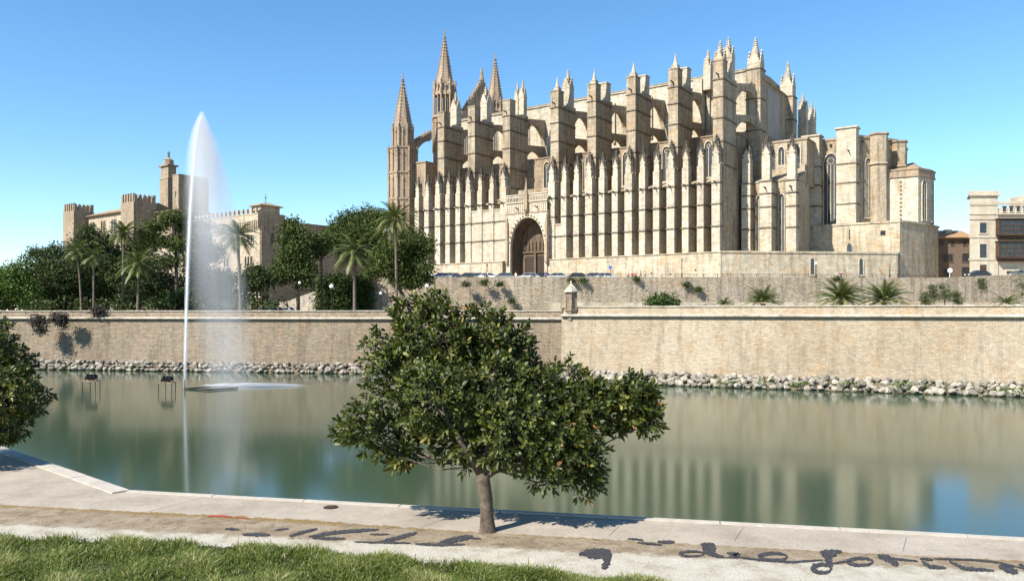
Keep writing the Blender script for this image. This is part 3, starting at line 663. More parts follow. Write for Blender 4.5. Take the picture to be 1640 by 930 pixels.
def frondmesh(seed, L, nf, up0=80, dn=-35, wid=.5, droop=1.0, nl=26):
    r = np.random.default_rng(seed); V = []; K = []
    for i in range(nf):
        a = i*2.39996+r.normal()*.1; f = (i+.5)/nf; el = math.radians(up0+(dn-up0)*f**.8)+r.normal()*.06; l = L*(.8+.3*r.random())
        t = np.linspace(0, 1, nl); ang = el-droop*1.25*t**1.5*(1 if el > -.2 else .5)
        ds = l/nl; rr = np.cumsum(np.cos(ang))*ds; zz = np.cumsum(np.sin(ang))*ds
        c = np.stack([rr*math.cos(a), rr*math.sin(a), zz], 1); side = np.array([-math.sin(a), math.cos(a), 0])
        for k in range(nl-1):   # rachis and leaflets
            d = unit(c[k+1]-c[k]); upv = np.cross(side, d)*-1; w = .05*(1-t[k])+.015
            V.append([c[k]-side*w, c[k+1]-side*w*.8, c[k+1]+side*w*.8, c[k]+side*w]); K.append(.9)
            if k < 3: continue
            ll = wid*math.sin(math.pi*min(1, .15+t[k]*.9))**.6*(.85+.3*r.random())
            for s_ in (-1, 1):
                tip = c[k]+(side*s_*.75+d*.65+np.array([0, 0, -.28]))*ll; b = d*ds*.5
                V.append([c[k]-b, c[k]+b, tip+b*.25, tip-b*.1]); K.append(r.random()*.8*(1 if f < .8 else 1)+(.2 if f > .85 else 0))
    V = np.array(V); return npmesh('fronds', V, 4, M['frond'], np.array(K))
def palm(label, px, py, pyb, D, zb, L, seed, lean=0, tr=.22, nf=50, wid=.62, name='palm_tree', group=None, **kw):
    c = PW(px, py, D); root = empty(name, (c.x-lean, D, zb), label, 'palm tree', group); H = c.z-zb
    put('crown', frondmesh(seed, L, nf, wid=wid, **kw), root, (lean, 0, H))
    m = MB(); m.tube([(lean*t**1.6, 0, H*t-.2+.0) for t in (0, .1, .25, .5, .75, .95, 1.02)], [tr*1.5, tr*1.15, tr, tr*.9, tr*.85, tr*1.1, tr*1.4], 9)
    m.build('trunk', 'palmbark', root, smooth=True); return root
palm('tallest palm, slender trunk, in front of the cathedral west corner', 633, 352, 0, 113, 7.3, 4.6, 1, -.2, .2)
palm('mid height palm with feathery crown before the ivy covered wall', 567, 405, 0, 112, 7.3, 4.2, 2, -.1, .24)
palm('palm with slightly bent trunk in front of the machicolated palace wall', 380, 378, 0, 112, 7.3, 3.7, 3, -.5, .25)
palm('palm with wide crown among dark pines left of the jet', 222, 424, 0, 114, 7.3, 3.8, 4, .1, .2, wid=.5)
palm('palm rising in front of the middle crenellated tower', 198, 374, 0, 119, 7.3, 3.2, 5, .1, .2)
palm('thin palm with pale leaning trunk nearest the leftmost tower', 124, 402, 0, 115, 7.3, 2.6, 6, -.6, .16, nf=28)
palm('thin straight palm right of the pale leaning trunk', 150, 412, 0, 115, 7.3, 2.5, 7, 0, .15, nf=26)
palm('low young palm second from the left on the promenade', 1222, 484, 0, 106, 7.6, 3.2, 8, 0, .3, 44, .55, 'young_palm', up0=78, dn=5, droop=.75)
palm('large low palm in the middle of the promenade row', 1347, 480, 0, 104, 7.6, 4.2, 9, 0, .35, 56, .6, 'young_palm', up0=80, dn=0, droop=.85)
palm('low palm right of the largest promenade palm', 1416, 482, 0, 104, 7.6, 4.1, 10, 0, .35, 50, .6, 'young_palm', up0=80, dn=0, droop=.8)
palm('small leftmost palm of the promenade row', 1160, 488, 0, 106, 7.6, 1.7, 12, 0, .2, 22, .35, 'young_palm', up0=78, dn=5, droop=.8)
palm('small palm near the right edge of the photo', 1612, 486, 0, 100, 7.6, 2.3, 13, 0, .25, 24, .4, 'young_palm', up0=70, dn=0, droop=.9)

wd_ = []
for i in range(70):
    t = random.random(); a, b = (A0, A1) if i % 3 == 0 else (B0, B1); p = a.lerp(b, t)
    wd_.append((p.x, p.y-random.uniform(1.2, 3.1), random.uniform(.15, .9), random.uniform(.5, 1.8), .3, .25))
tag(leafcloud('weeds', wd_, 9000, .16, 'bright', seed=95), kind='stuff')
# ---- the near rubber trees
def ficus(root, blobs, n_tw, seed, zlim=None):
    """twigs with rosettes of broad folded leaves; blobs in root space (x, y, z, r)"""
    r = np.random.default_rng(seed); B = np.array(blobs); w = B[:, 3]**2.1; w /= w.sum()
    bi = r.choice(len(B), n_tw, p=w); d = unit(r.normal(size=(n_tw, 3))); rad = .45+.55*r.random(n_tw)**.5; rad *= 1+.10*r.normal(size=n_tw)
    P = B[bi, :3]+d*(B[bi, 3]*rad)[:, None]*np.array([1, .95, .95])
    cen = B[:, :3].mean(0); out = unit(P-cen); ax = unit(out*.7+d*.6+np.array([0, 0, .55])+r.normal(size=P.shape)*.35)
    nl = 8; V = []; N = []
    A = np.repeat(ax, nl, 0); Q = np.repeat(P, nl, 0); k = np.tile(np.arange(nl), n_tw)
    u_ = unit(np.cross(A, r.normal(size=A.shape))); th = k*2.4+np.repeat(r.random(n_tw)*6, nl); v_ = np.cross(A, unit(np.cross(A, np.array([.3, .2, 1.0]))));
    e1 = unit(np.cross(A, np.array([.31, .22, .93]))); e2 = np.cross(A, e1)
    rd = e1*np.cos(th)[:, None]+e2*np.sin(th)[:, None]
    open_ = .35+.9*(1-k/nl)[:, None]
    dirn = unit(rd*open_+A*(1.15-open_*.55)+r.normal(size=A.shape)*.12)
    L = (.145*(.7+.5*r.random(len(Q))))[:, None]
    st = Q+A*(k/nl*.16)[:, None]+dirn*.02
    nrm = unit(np.cross(dirn, np.cross(A+r.normal(size=A.shape)*.15, dirn))); sid = np.cross(dirn, nrm); wd = L*.25
    dr = np.array([0, 0, -1.0])*L*.10
    p0, pm, pt = st, st+dirn*L*.5+nrm*L*.03, st+dirn*L+dr
    def q(a, b, c, d_): return np.stack([a, b, c, d_], 1)
    l1 = st+dirn*L*.28-sid*wd*.85+nrm*wd*.22; l2 = st+dirn*L*.68-sid*wd*.82+nrm*wd*.2+dr*.4
    r1 = st+dirn*L*.28+sid*wd*.85+nrm*wd*.22; r2 = st+dirn*L*.68+sid*wd*.82+nrm*wd*.2+dr*.4
    V = np.concatenate([q(p0, l1, l2, pm), q(pm, l2, pt, pt+sid*.001), q(p0, pm, r2, r1), q(pm, pt+sid*.001, pt, r2)])
    rn = np.repeat(r.random(n_tw), nl)*.45+r.random(len(Q))*.4+(k/nl)*.2*r.random(len(Q)); rn = np.clip(rn+np.where(r.random(len(Q)) < .035, .35, 0), 0, 1)
    me = npmesh('leaves', V, 4, M['ficus'], np.concatenate([rn]*4)); put('leaves', me, root)
    return P, ax
def branches(m, knot, P, B, seed, r0):
    r = random.Random(seed)
    for b in B:
        c = Vector(b[:3]); k = Vector(knot); L = (c-k).length
        mid = k.lerp(c, .5)+Vector((r.uniform(-.1, .1), r.uniform(-.1, .1), -.1*L))
        m.tube([k, mid, c], [r0*min(1, b[3]), r0*.5*min(1, b[3]), .018], 7)
    for i in range(0, len(P), 6):
        p = Vector(P[i]); b = min(B, key=lambda q: (Vector(q[:3])-p).length); c = Vector(b[:3])
        m.tube([c.lerp(p, .05), c.lerp(p, .5)+Vector((0, 0, -.04)), p], [.012, .009, .005], 4)
TD = 16.4; tb = PW(780, 0, TD); s_ = TD/F
def loc(px, py, D0=TD): return ((px-780)*D0/F, (CZ+(YH-py)*D0/F)-GZ)
rt1 = empty('rubber_tree', (tb.x, tb.y, GZ), 'broad leafy tree with single short trunk standing on the path edge', 'tree')
bl = [(700, 545, 66, .2), (775, 548, 62, .5), (650, 600, 60, .3), (592, 682, 42, -.1), (638, 700, 42, .5), (705, 640, 72, -.4), (790, 640, 78, .1), (862, 645, 60, .3), (890, 716, 54, 0), (820, 690, 62, -.4), (938, 762, 30, .1), (1003, 652, 42, .3), (1012, 640, 38, .1), (985, 660, 34, .5), (960, 640, 36, .2), (930, 655, 50, .1), (905, 625, 46, .3), (935, 700, 38, 0), (930, 740, 34, .1), (1020, 665, 30, .3), (950, 645, 30, 0), (665, 512, 40, .1), (612, 562, 32, .4), (822, 548, 32, .3), (735, 705, 44, 0), (880, 748, 36, -.2), (700, 495, 26, .2), (560, 688, 20, .2), (1035, 678, 22, .2), (690, 600, 70, 1.0), (800, 600, 80, 1.3), (860, 690, 60, 1.1), (640, 730, 22, .1)]
Bm = []
for (x, y, r_, oy) in bl:
    X, Z = loc(x, y); oo = oy+.25+max(0, Z-1.6)*.38; q_ = (TD+oo)/TD; Bm.append((X*q_+tb.x*(q_-1), oo, (Z+GZ-CZ)*q_+CZ-GZ, r_*s_))
P_, ax_ = ficus(rt1, Bm, 4300, 5)
m_ = MB(); kx, kz = loc(773, 758)
m_.tube([(.02, 0, -.06), (.015, 0, .05), (0, 0, .3), (-.02, 0, .7), (kx, 0, kz-.1), (kx, .02, kz)], [.22, .165, .138, .132, .145, .14], 14)
lx_, lz_ = loc(838, 742); m_.tube([(kx, 0, kz-.08), (kx+.25, 0, kz+.08), (lx_, 0, lz_), (lx_+.5, .1, lz_+.5)], [.11, .09, .075, .05], 9)
lx_, lz_ = loc(735, 700); m_.tube([(kx, 0, kz-.04), (lx_, -.1, lz_), (lx_-.6, 0, lz_+.9)], [.11, .08, .05], 9)
lx_, lz_ = loc(790, 690); m_.tube([(kx, 0, kz-.04), (lx_, .2, lz_), (lx_, .4, lz_+1.4)], [.12, .09, .05], 9)
branches(m_, (kx, .1, kz+.15), P_, Bm, 3, .09)
m_.build('trunk', 'bark', rt1, smooth=True)
LD = 23.0; b0 = PW(-95, 0, LD)
rt2 = empty('rubber_tree', (b0.x, b0.y, GZ), 'dark leafy tree cut off by the left edge of the photo', 'tree')
Bm = []
for (x, y, r_, oy) in ((-5, 540, 30, 0), (-30, 600, 60, .2), (15, 625, 48, -.2), (-20, 665, 52, .3), (40, 640, 30, .1), (-70, 560, 70, .2), (-120, 620, 90, .5), (-70, 680, 55, -.3), (20, 580, 22, .2), (0, 688, 22, .1), (-140, 530, 80, .2), (-180, 650, 70, 0)):
    p = PW(x, y, LD); Bm.append((p.x-b0.x, oy*1.3, p.z-GZ, r_*LD/F))
P_, ax_ = ficus(rt2, Bm, 4200, 9)
m_ = MB(); m_.tube([(0, 0, -.05), (0, 0, .5), (.05, 0, 1.5), (.2, .1, 2.4)], [.3, .24, .2, .12], 12); branches(m_, (.1, 0, 1.5), P_, Bm, 8, .1); m_.build('trunk', 'bark', rt2, smooth=True)

# ---- grass
def grass(n):
    r = np.random.default_rng(4)
    gx = np.array([g[0] for g in gedge]); gy = np.array([g[1] for g in gedge])
    px = r.uniform(-120, 1330, n); lo = np.interp(px, gx, gy); py = lo+(r.random(n)**1.15)*(955-lo)+r.normal(size=n)*4
    keep = (py < 965) & (py > lo-7); px, py = px[keep], py[keep]; lo = lo[keep]
    D = (CZ-GZ)*F/(py-YH); X = (px-820)*D/F
    cl = np.sin(X*2.1+1)*np.cos(D*2.7)+np.sin(X*5.3+D*3.1)*.6; kp = r.random(len(X)) < np.clip(.6+.5*cl, .22, 1)*np.clip((py-lo+9)/14, .25, 1); X, D, cl = X[kp], D[kp], cl[kp]; k = len(X)
    a = r.random(k)*6.283; h = (.05+.10*r.random(k))*(1+.45*cl); d = np.stack([np.cos(a), np.sin(a), np.zeros(k)], 1); sd_ = np.stack([-np.sin(a), np.cos(a), np.zeros(k)], 1)
    b = np.stack([X, D, np.full(k, GZ+.01)], 1); w = (.004+.008*r.random(k))[:, None]; be = (.2+1.1*r.random(k))[:, None]*h[:, None]
    m1 = b+np.array([0, 0, 1])*h[:, None]*.6+d*be*.3; t = b+np.array([0, 0, 1])*h[:, None]*(.75+.25*r.random(k))[:, None]+d*be
    V = np.concatenate([np.stack([b-sd_*w, b+sd_*w, m1+sd_*w*.8, m1-sd_*w*.8], 1), np.stack([m1-sd_*w*.8, m1+sd_*w*.8, t+sd_*.0008, t-sd_*.0008], 1)])
    rn = np.clip(r.random(k)*.75+.12+.12*cl+np.where(r.random(k) < .09, .5, 0), 0, 1)
    return put('grass', npmesh('grass', V, 4, M['grass'], np.concatenate([rn, rn])))
tag(grass(210000), kind='stuff')

# ---------------------------------------------------------------- fountain
JD = 83.0
fb = PW(296, 0, JD)
fo = empty('fountain', (fb.x, JD, 0), 'tall white water jet rising from a dark floating frame in the lake', 'fountain')
def jx(px, py, D=JD): p = PW(px, py, D); return (p.x-fb.x, p.z)
m_ = MB(); pts = []; rad = []
for px, py, w in ((296, 622, 1.8), (297, 560, 2.4), (298.5, 500, 2.6), (301, 420, 2.8), (304.5, 340, 2.8), (308.5, 280, 2.6), (313, 235, 2.4), (317.5, 207, 2.0), (321, 192, 1.4), (323, 184, .6)):
    x, z = jx(px, py); pts.append((x, 0, z)); rad.append(w*JD/F/2)
m_.tube(pts, rad, 12); m_.build('jet', 'jet', fo, smooth=True)
m_ = MB(); m_.tube(pts, [r_*1.9+.08 for r_ in rad], 12); m_.build('jet_mist', 'jetmist', fo)
m_ = MB(); prev = None; nn = 24; prof = []
for py, l, r_, dn in ((627, 322, 416, .24), (600, 318, 416, .22), (550, 312, 412, .22), (500, 304, 408, .22), (450, 297, 401, .26), (400, 293, 393, .36), (350, 292, 386, .6), (300, 293, 375, 1.1), (260, 296, 363, 1.9), (230, 300, 351, 3.0), (205, 307, 339, 4.4), (190, 314, 332, 6), (179, 320, 327, 6)):
    x0, z = jx(l, py); x1, _ = jx(r_, py); cx, a = (x0+x1)/2, (x1-x0)/2; i = len(m_.v); prof.append((max(z, 0), cx, a, dn))
    m_.v += [(cx+a*math.cos(2*math.pi*j/nn), a*.75*math.sin(2*math.pi*j/nn), z) for j in range(nn)]
    if prev is not None: m_.f += [(prev+j, prev+(j+1) % nn, i+(j+1) % nn, i+j) for j in range(nn)]
    else: m_.f.append(tuple(range(i, i+nn)))
    prev = i
m_.f.append(tuple(range(prev, prev+nn)))
M['veil'] = mistmat('falling_spray', .62, prof); M['splash'] = mistmat('splash_mist', 10, None, 8.2, 3.1)
m_.build('spray', 'veil', fo)
x0, _ = jx(402, 613, 86)
m_ = MB()
for a, b, z0, z1 in ((1, .97, .02, .12), (.97, .75, .12, .3), (.75, .4, .3, .42), (.4, .05, .42, .5)): m_.ngon(0, 0, 8.2*a, 8.2*b, z0, z1, 28, sy=.38)
ms = m_.build('splash', 'splash', fo, (x0, 3.6, 0))
ms.scale = (.8, .5, .7)
m_ = MB()
def gw(px, py): D = CZ*F/(py-YH); return ((px-820)*D/F-fb.x, D-JD)
fr_ = [gw(*p) for p in ((297, 623.2), (338, 620.7), (381, 622.5), (333, 625.8))]
for a, b in zip(fr_, fr_[1:]+fr_[:1]): m_.tube([(a[0], a[1], .1), (b[0], b[1], .1)], .07, 6)
m_.tube([(0, 0, -.3), (0, 0, 1.0)], .07, 8); m_.build('float_frame', 'iron', fo)
for i, (px, yb, yt, lab) in enumerate(((146, 617, 600, 'left spotlight platform on thin legs standing in the lake'), (267.5, 618, 602, 'spotlight platform on thin legs nearest the fountain jet'))):
    D = CZ*F/(628-YH); p = PW(px, 0, D); top = ZH(609 if i == 0 else 612, D)
    rt_ = empty('spotlight_stand', (p.x, D, 0), lab, 'spotlight stand', 'spotlight stands in the lake')
    m_ = MB(); m_.box(-.7, .7, -.5, .5, top-.05, top); 
    for z in (top-.1,): m_.tube([(-.68, -.45, z), (.68, -.45, z)], .03, 5)
    m_.build('platform', 'carved', rt_)
    for x, y in ((-.65, -.45), (.65, -.45), (-.3, .4), (.65, .45)):
        m_ = MB(); m_.tube([(x, y, -.5), (x, y, top-.05)], .035, 6); m_.build('leg', 'iron', rt_)
    for x in (-.33, .02, .36):
        m_ = MB(); m_.ngon(0, 0, .2, .24, -.2, .18, 10); m_.ngon(0, 0, .12, .2, -.34, -.2, 10); m_.xf(Matrix.Translation((x, 0, top+.36)) @ Matrix.Rotation(R(55), 4, 'Y') @ Matrix.Rotation(R(20), 4, 'X'))
        m_.box(x-.26, x-.22, -.06, .06, top, top+.4); m_.box(x+.22, x+.26, -.06, .06, top, top+.4); m_.build('spotlight', 'iron', rt_)

# ================================================================ cathedral
CA, SA = .819, .574
OX, OY = 42.8, 165.5
cath = empty('cathedral', (OX, OY, TZ), 'huge pale gothic cathedral with rows of pinnacled buttresses above the lake', 'cathedral', rz=math.atan2(-SA, CA))
def loc2(px, D):
    X = (px-820)/F*D; dx, dy = X-OX, D-OY; return (dx*CA-dy*SA, dx*SA+dy*CA)
def hh(py, D): return CZ+(YH-py)*D/F-TZ
def crocket(m, x, y, z, s): m.box(x-s, x+s, y-s, y+s, z-s*.7, z+s*.9)
def pinnacle_mesh(w, hs, hg, ht, crock=True, base=0, name='pinnacle', gables=True, stout=False):
    """square shaft of width w and height hs, four gables rising hg, crocketed spire to ht"""
    m = MB(); a = w/2; m.box(-a, a, -a, a, base, hs)
    m.box(-a-.06, a+.06, -a-.06, a+.06, hs-.1, hs+.001)
    if gables:
        for k in range(4):
            g = MB(); kk = 1 if k % 2 == 0 else .92
            g.outline([(-a-.04, hs), (a+.04, hs), (0, hs+hg*kk)], 'x', -a-.05, -a+.2); m.add(g, Matrix.Rotation(k*math.pi/2, 4, 'Z'))
    r = a*.86; nsp = len(m.f)
    if stout:
        r = a*1.02
        for sx in (-1, 1):
            for sy in (-1, 1): m.ngon(sx*a*.92, sy*a*.92, .15, .13, hs-.6, hs+hg*.75, 4); m.ngon(sx*a*.92, sy*a*.92, .2, .02, hs+hg*.75, hs+hg*.75+1.1, 4)
    m.ngon(0, 0, r*1.05, r*.66, hs+.002, hs+(ht-hs)*.3, 8); m.ngon(0, 0, r*.66, .07, hs+(ht-hs)*.3, ht-.35, 8)
    m.ngon(0, 0, .05, .15, ht-.4, ht-.22, 6); m.ngon(0, 0, .15, .03, ht-.22, ht, 6)
    if crock:
        n = max(4, int((ht-hs)/.55)); cs = .16 if stout else (.09 if w < 2 else .14)
        for i in range(n):
            t = (i+.5)/n; z = hs+(ht-.4-hs)*(.12+.88*t); rr = r*(1-t)*.9+.1
            for k in range(4):
                an = math.pi/4*(2*k+1); crocket(m, rr*math.cos(an), rr*math.sin(an), z, cs)
        for k in range(4):
            for sgn in (-1, 1):
                for t in (.25, .5, .75):
                    g = MB(); crocket(g, sgn*a*(1-t), -a+.05, hs+hg*t+.06, cs*.9); m.add(g, Matrix.Rotation(k*math.pi/2, 4, 'Z'))
    m.spire_from = nsp
    return m
ST = M['stone']; PM = {}
def pin(parent, kind, x, y, z):
    o = put('pinnacle', PM[kind], parent, (x, y, z)); return o
m = pinnacle_mesh(1.35, 2.4, 1.9, 6.5, stout=True); PM['low'] = m.mesh('low_pinnacle', M['stone2']); low_from = m.spire_from
# dark crocketed spire above pale gable: second material by height
PM['low'].materials.append(M['dark_stone'])
for p in PM['low'].polygons:
    if p.index >= low_from: p.material_index = 1
m = pinnacle_mesh(2.1, 5.0, 2.8, 9.8); PM['big'] = m.mesh('big_pinnacle', M['stone2'])
m = pinnacle_mesh(2.9, 6.0, 3.6, 12.4); PM['huge'] = m.mesh('huge_pinnacle', M['stone2'])
m = pinnacle_mesh(1.3, .9, 0, 3.6, False, gables=False); PM['plain'] = m.mesh('plain_spire', M['stone2'])
def gargoyle(parent, x, y, z):
    m = MB(); m.tube([(0, .2, 0), (0, -.6, -.05), (0, -1.2, .12)], [.2, .16, .1], 6); m.build('gargoyle', 'dark_stone', parent, (x, y, z))
# --- main buttresses
BD = 7.8
MS = [0, 10, 20, 30, 40, 54, 64.9, 75]
CRS = []
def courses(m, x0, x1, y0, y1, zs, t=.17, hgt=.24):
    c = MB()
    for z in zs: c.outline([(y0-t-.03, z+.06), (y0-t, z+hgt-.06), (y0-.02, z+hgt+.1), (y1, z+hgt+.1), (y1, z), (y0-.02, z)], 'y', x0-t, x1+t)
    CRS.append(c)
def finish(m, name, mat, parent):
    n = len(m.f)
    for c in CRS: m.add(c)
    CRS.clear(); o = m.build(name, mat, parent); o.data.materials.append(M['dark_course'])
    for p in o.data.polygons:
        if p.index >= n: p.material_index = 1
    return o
for i, s in enumerate(MS):
    x = -s; w = 2.2; m = MB()
    m.box(x-w/2, x+w/2, 0, BD, 0, 42.6)
    m.prism([(x-w/2, 0), (x+w/2, 0), (x+w/2, 2.4), (x-w/2, 2.4)], 42.6, 46.2)
    m.box(x-w/2-.12, x+w/2+.12, -.12, 2.52, 46.2, 46.45)
    m.prism([(x-w/2-.1, 2.41), (x+w/2+.1, 2.41), (x+w/2+.1, BD+.1), (x-w/2-.1, BD+.1)], 42.6, 43, [42.9, 42.9, 43.7, 43.7])
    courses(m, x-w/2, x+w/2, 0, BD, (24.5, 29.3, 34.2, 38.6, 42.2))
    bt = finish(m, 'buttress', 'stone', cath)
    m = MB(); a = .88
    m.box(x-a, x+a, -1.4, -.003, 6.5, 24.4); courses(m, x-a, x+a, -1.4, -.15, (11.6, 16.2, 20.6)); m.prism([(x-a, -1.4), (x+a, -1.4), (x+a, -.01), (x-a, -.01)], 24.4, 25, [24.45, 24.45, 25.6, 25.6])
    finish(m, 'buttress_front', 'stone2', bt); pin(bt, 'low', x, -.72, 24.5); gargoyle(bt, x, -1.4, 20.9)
    gargoyle(bt, x, -.1, 43.4)
    if i in (4, 3, 2, 1): pin(bt, 'plain', x, 1.3, 46.4)
    if i == 0: o = pin(bt, 'big', x, 1.25, 41.2); o.scale = (1.0, 1.0, .98)
    if i in (0, 4, 6, 7): pin(bt, 'big', x, 6.2, 43.2)
    elif i == 5:
        o = pin(bt, 'big', x-.75, 6.0, 43.2); o.scale = (.62, .62, .92); o = pin(bt, 'big', x+.75, 6.2, 43.2); o.scale = (.7, .7, .98)
    else:
        m = MB(); m.box(x-1.0, x+1.0, 5.3, 7.4, 43.3, 47.6); m.box(x-1.12, x+1.12, 5.18, 7.52, 47.6, 47.9); m.box(x-.25, x+.25, 5.27, 5.3, 44, 45); m.build('pier_block', 'stone2', bt)
    # flying buttresses between pier and nave wall
    for j, (zs, za, zt, z2) in enumerate(((37.6, 42.4, 43.2, 44.6), (32.0, 35.6, 36.5, 37.6))):
        m = MB(); cols = []
        for k in range(17):
            t = k/16; y = BD+(17-BD)*t; zz = zs+(za-zs)*math.sin(math.pi*t)**.55 if 0 < k < 16 else zs-.5
            cols.append((y, zz, zt+(z2-zt)*t))
        m.strip(cols, 'y', x-.55, x+.55)
        if i == 0: m.xf(Matrix.Translation((0, BD, 0)) @ Matrix.Rotation(-math.atan2(2.3, 7.2), 4, 'Z') @ Matrix.Translation((.3, -BD, 0)))
        m.build('flying_buttress', 'stone', cath)
# --- minor pinnacled buttresses in front of the chapels
minor = []
for a, b in zip(MS, MS[1:]):
    if (a, b) == (40, 54): minor += []
    else: minor += [a+(b-a)/3, a+2*(b-a)/3]
minor += [78.8, 82.2]
for s in minor:
    x = -s; m = MB(); a = .72
    m.box(x-a, x+a, -1.38, 2.7, 6.5, 20.9); m.box(x-a, x+a, -1.38, .35, 20.9, 24.4)
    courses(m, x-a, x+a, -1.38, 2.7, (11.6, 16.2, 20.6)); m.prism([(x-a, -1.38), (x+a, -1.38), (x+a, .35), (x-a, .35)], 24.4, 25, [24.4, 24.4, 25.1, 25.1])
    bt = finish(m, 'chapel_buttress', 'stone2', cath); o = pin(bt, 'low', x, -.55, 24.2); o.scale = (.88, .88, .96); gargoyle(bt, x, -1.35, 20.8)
# --- chapel walls, plinth
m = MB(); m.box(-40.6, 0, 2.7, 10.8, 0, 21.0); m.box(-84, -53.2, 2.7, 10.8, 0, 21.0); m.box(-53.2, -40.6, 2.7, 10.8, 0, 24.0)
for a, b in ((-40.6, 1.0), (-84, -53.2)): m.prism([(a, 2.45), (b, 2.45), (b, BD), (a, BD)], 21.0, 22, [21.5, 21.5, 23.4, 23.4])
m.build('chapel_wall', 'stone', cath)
m = MB(); m.box(-64, -54.9, -1.1, 2.72, 6.5, 19.2); courses(m, -63.9, -55, -1.1, 2, (11.6, 16.2)); m.box(-64.05, -54.85, -1.25, 2.7, 19.2, 19.5); finish(m, 'infill_wall', 'stone2', cath)
m = MB(); m.box(-40.3, -37.4, -1.1, 2.72, 6.5, 14.4); courses(m, -40, -37.5, -1.1, 2, (11.6,)); m.box(-40.3, -37.3, -1.25, 2.7, 14.4, 14.7); finish(m, 'infill_wall', 'stone2', cath)
m = MB(); m.box(-84, -53.6, -2.2, 2.8, -1, 6.3); m.box(-40.6, 1.4, -2.2, 2.8, -1, 6.3)
for a, b in ((-84, -53.6), (-40.6, 1.4)): m.prism([(a-.1, -2.4), (b+.1, -2.4), (b+.1, 2.8), (a-.1, 2.8)], 6.3, 6.6, [6.5, 6.5, 6.9, 6.9])
m.build('plinth', 'plinth', cath)
for s in (25, 8.5): pass
for s, wd in ((1.7, .6), (5.1, .8), (8.4, .6), (11.7, .6), (15, .8), (18.3, .7), (21.7, .7), (25, .9), (28.3, .6), (31.7, .7), (35, .9), (38.5, .6), (66.6, .6), (70, .8), (73.3, .6), (76.8, .6)):
    window(cath, -s, 2.69, 7.2, wd, 11.3, 0 if wd < .8 else 1, fw=.12, proud=.2)
m = MB()
for s, z in ((4, 2.6), (9.6, 1.9), (14, 2.2), (21.6, 1.5), (60, 2.8), (35, 2.0)): m.box(-s-.18, -s+.18, -2.23, -2.19, z, z+.35)
m.build('drain_hole', 'iron', cath)
# --- aisle with tall windows
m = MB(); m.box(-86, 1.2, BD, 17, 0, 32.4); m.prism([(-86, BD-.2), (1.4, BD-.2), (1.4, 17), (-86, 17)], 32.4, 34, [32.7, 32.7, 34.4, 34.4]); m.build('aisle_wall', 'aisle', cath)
for s in (5, 15, 25, 35, 47, 59.5, 70):
    window(cath, -s, BD-.02, 23.6, 1.7, 7.8, 1); 
for s in (7, 17, 27, 37): window(cath, -s-.2, BD-.02, 23.6, .9, 7.2, 0, fw=.12)
# --- nave, roof, clerestory windows
NX0, NX1, NY0, NY1, NH = -86, 1.6, 17, 42, 48.2
m = MB(); m.box(NX0, NX1, NY0, NY1, 0, NH); m.box(NX0-.1, NX1+.2, NY0-.3, NY1+.3, NH, NH+.35); m.build('nave_wall', 'stone2', cath)
m = MB(); m.outline([(NY0-.4, NH+.352), (NY0-.4, NH+.55), ((NY0+NY1)/2, NH+1.3), (NY1+.4, NH+.55), (NY1+.4, NH+.352)], 'y', NX0, NX1+.25); m.build('roof', 'tile2', cath)
m = MB(); m.box(NX1+.001, 4.0, NY0+.02, NY1-.5, 0, 45.7); m.box(NX1+.4, 4.25, NY0-.2, NY1-.3, 45.7, 46.1); m.build('nave_east_wall', 'stone', cath)
m = MB(); m.box(4.01, 4.05, NY0+3, NY0+12, 34, 44.6); m.build('plaster_wall', 'plaster', cath)
for s in (5, 15, 25, 35, 47, 59.5, 70, 80): window(cath, -s, NY0-.02, 37.4, 1.9, 7.6, 2)
for s in (3, 8.5, 13, 23, 33): 
    m = MB(); m.box(-s-.35, -s+.35, NY0-.6, NY0-.003, 36, 46); m.build('wall_pier', 'stone2', cath)
m = MB(); m.box(-11.5, -9.3, 14.6, 17, 36, 47.5); bt = m.build('nave_pier', 'stone2', cath)
o = pin(bt, 'big', -8.2, 15.6, 44.9); o.scale = (.8, .8, .98)
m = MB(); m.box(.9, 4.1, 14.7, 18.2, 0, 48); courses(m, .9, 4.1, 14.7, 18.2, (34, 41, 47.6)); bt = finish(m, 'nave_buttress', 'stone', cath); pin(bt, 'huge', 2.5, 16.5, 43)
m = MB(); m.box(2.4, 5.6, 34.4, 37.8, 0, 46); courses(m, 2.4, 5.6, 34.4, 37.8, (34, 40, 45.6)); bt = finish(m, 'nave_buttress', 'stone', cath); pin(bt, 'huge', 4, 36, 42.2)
for (px, D, tip) in ((1286, 199, 148), (1299.5, 203, 162)):
    a, b = loc2(px, D); t = hh(tip, D); m = MB(); m.box(a-1.05, a+1.05, b-1.05, b+1.05, 0, t-8); bt = m.build('nave_buttress', 'stone2', cath); o = pin(bt, 'big', a, b, t-9.8*.9); o.scale = (.9, .9, .9)
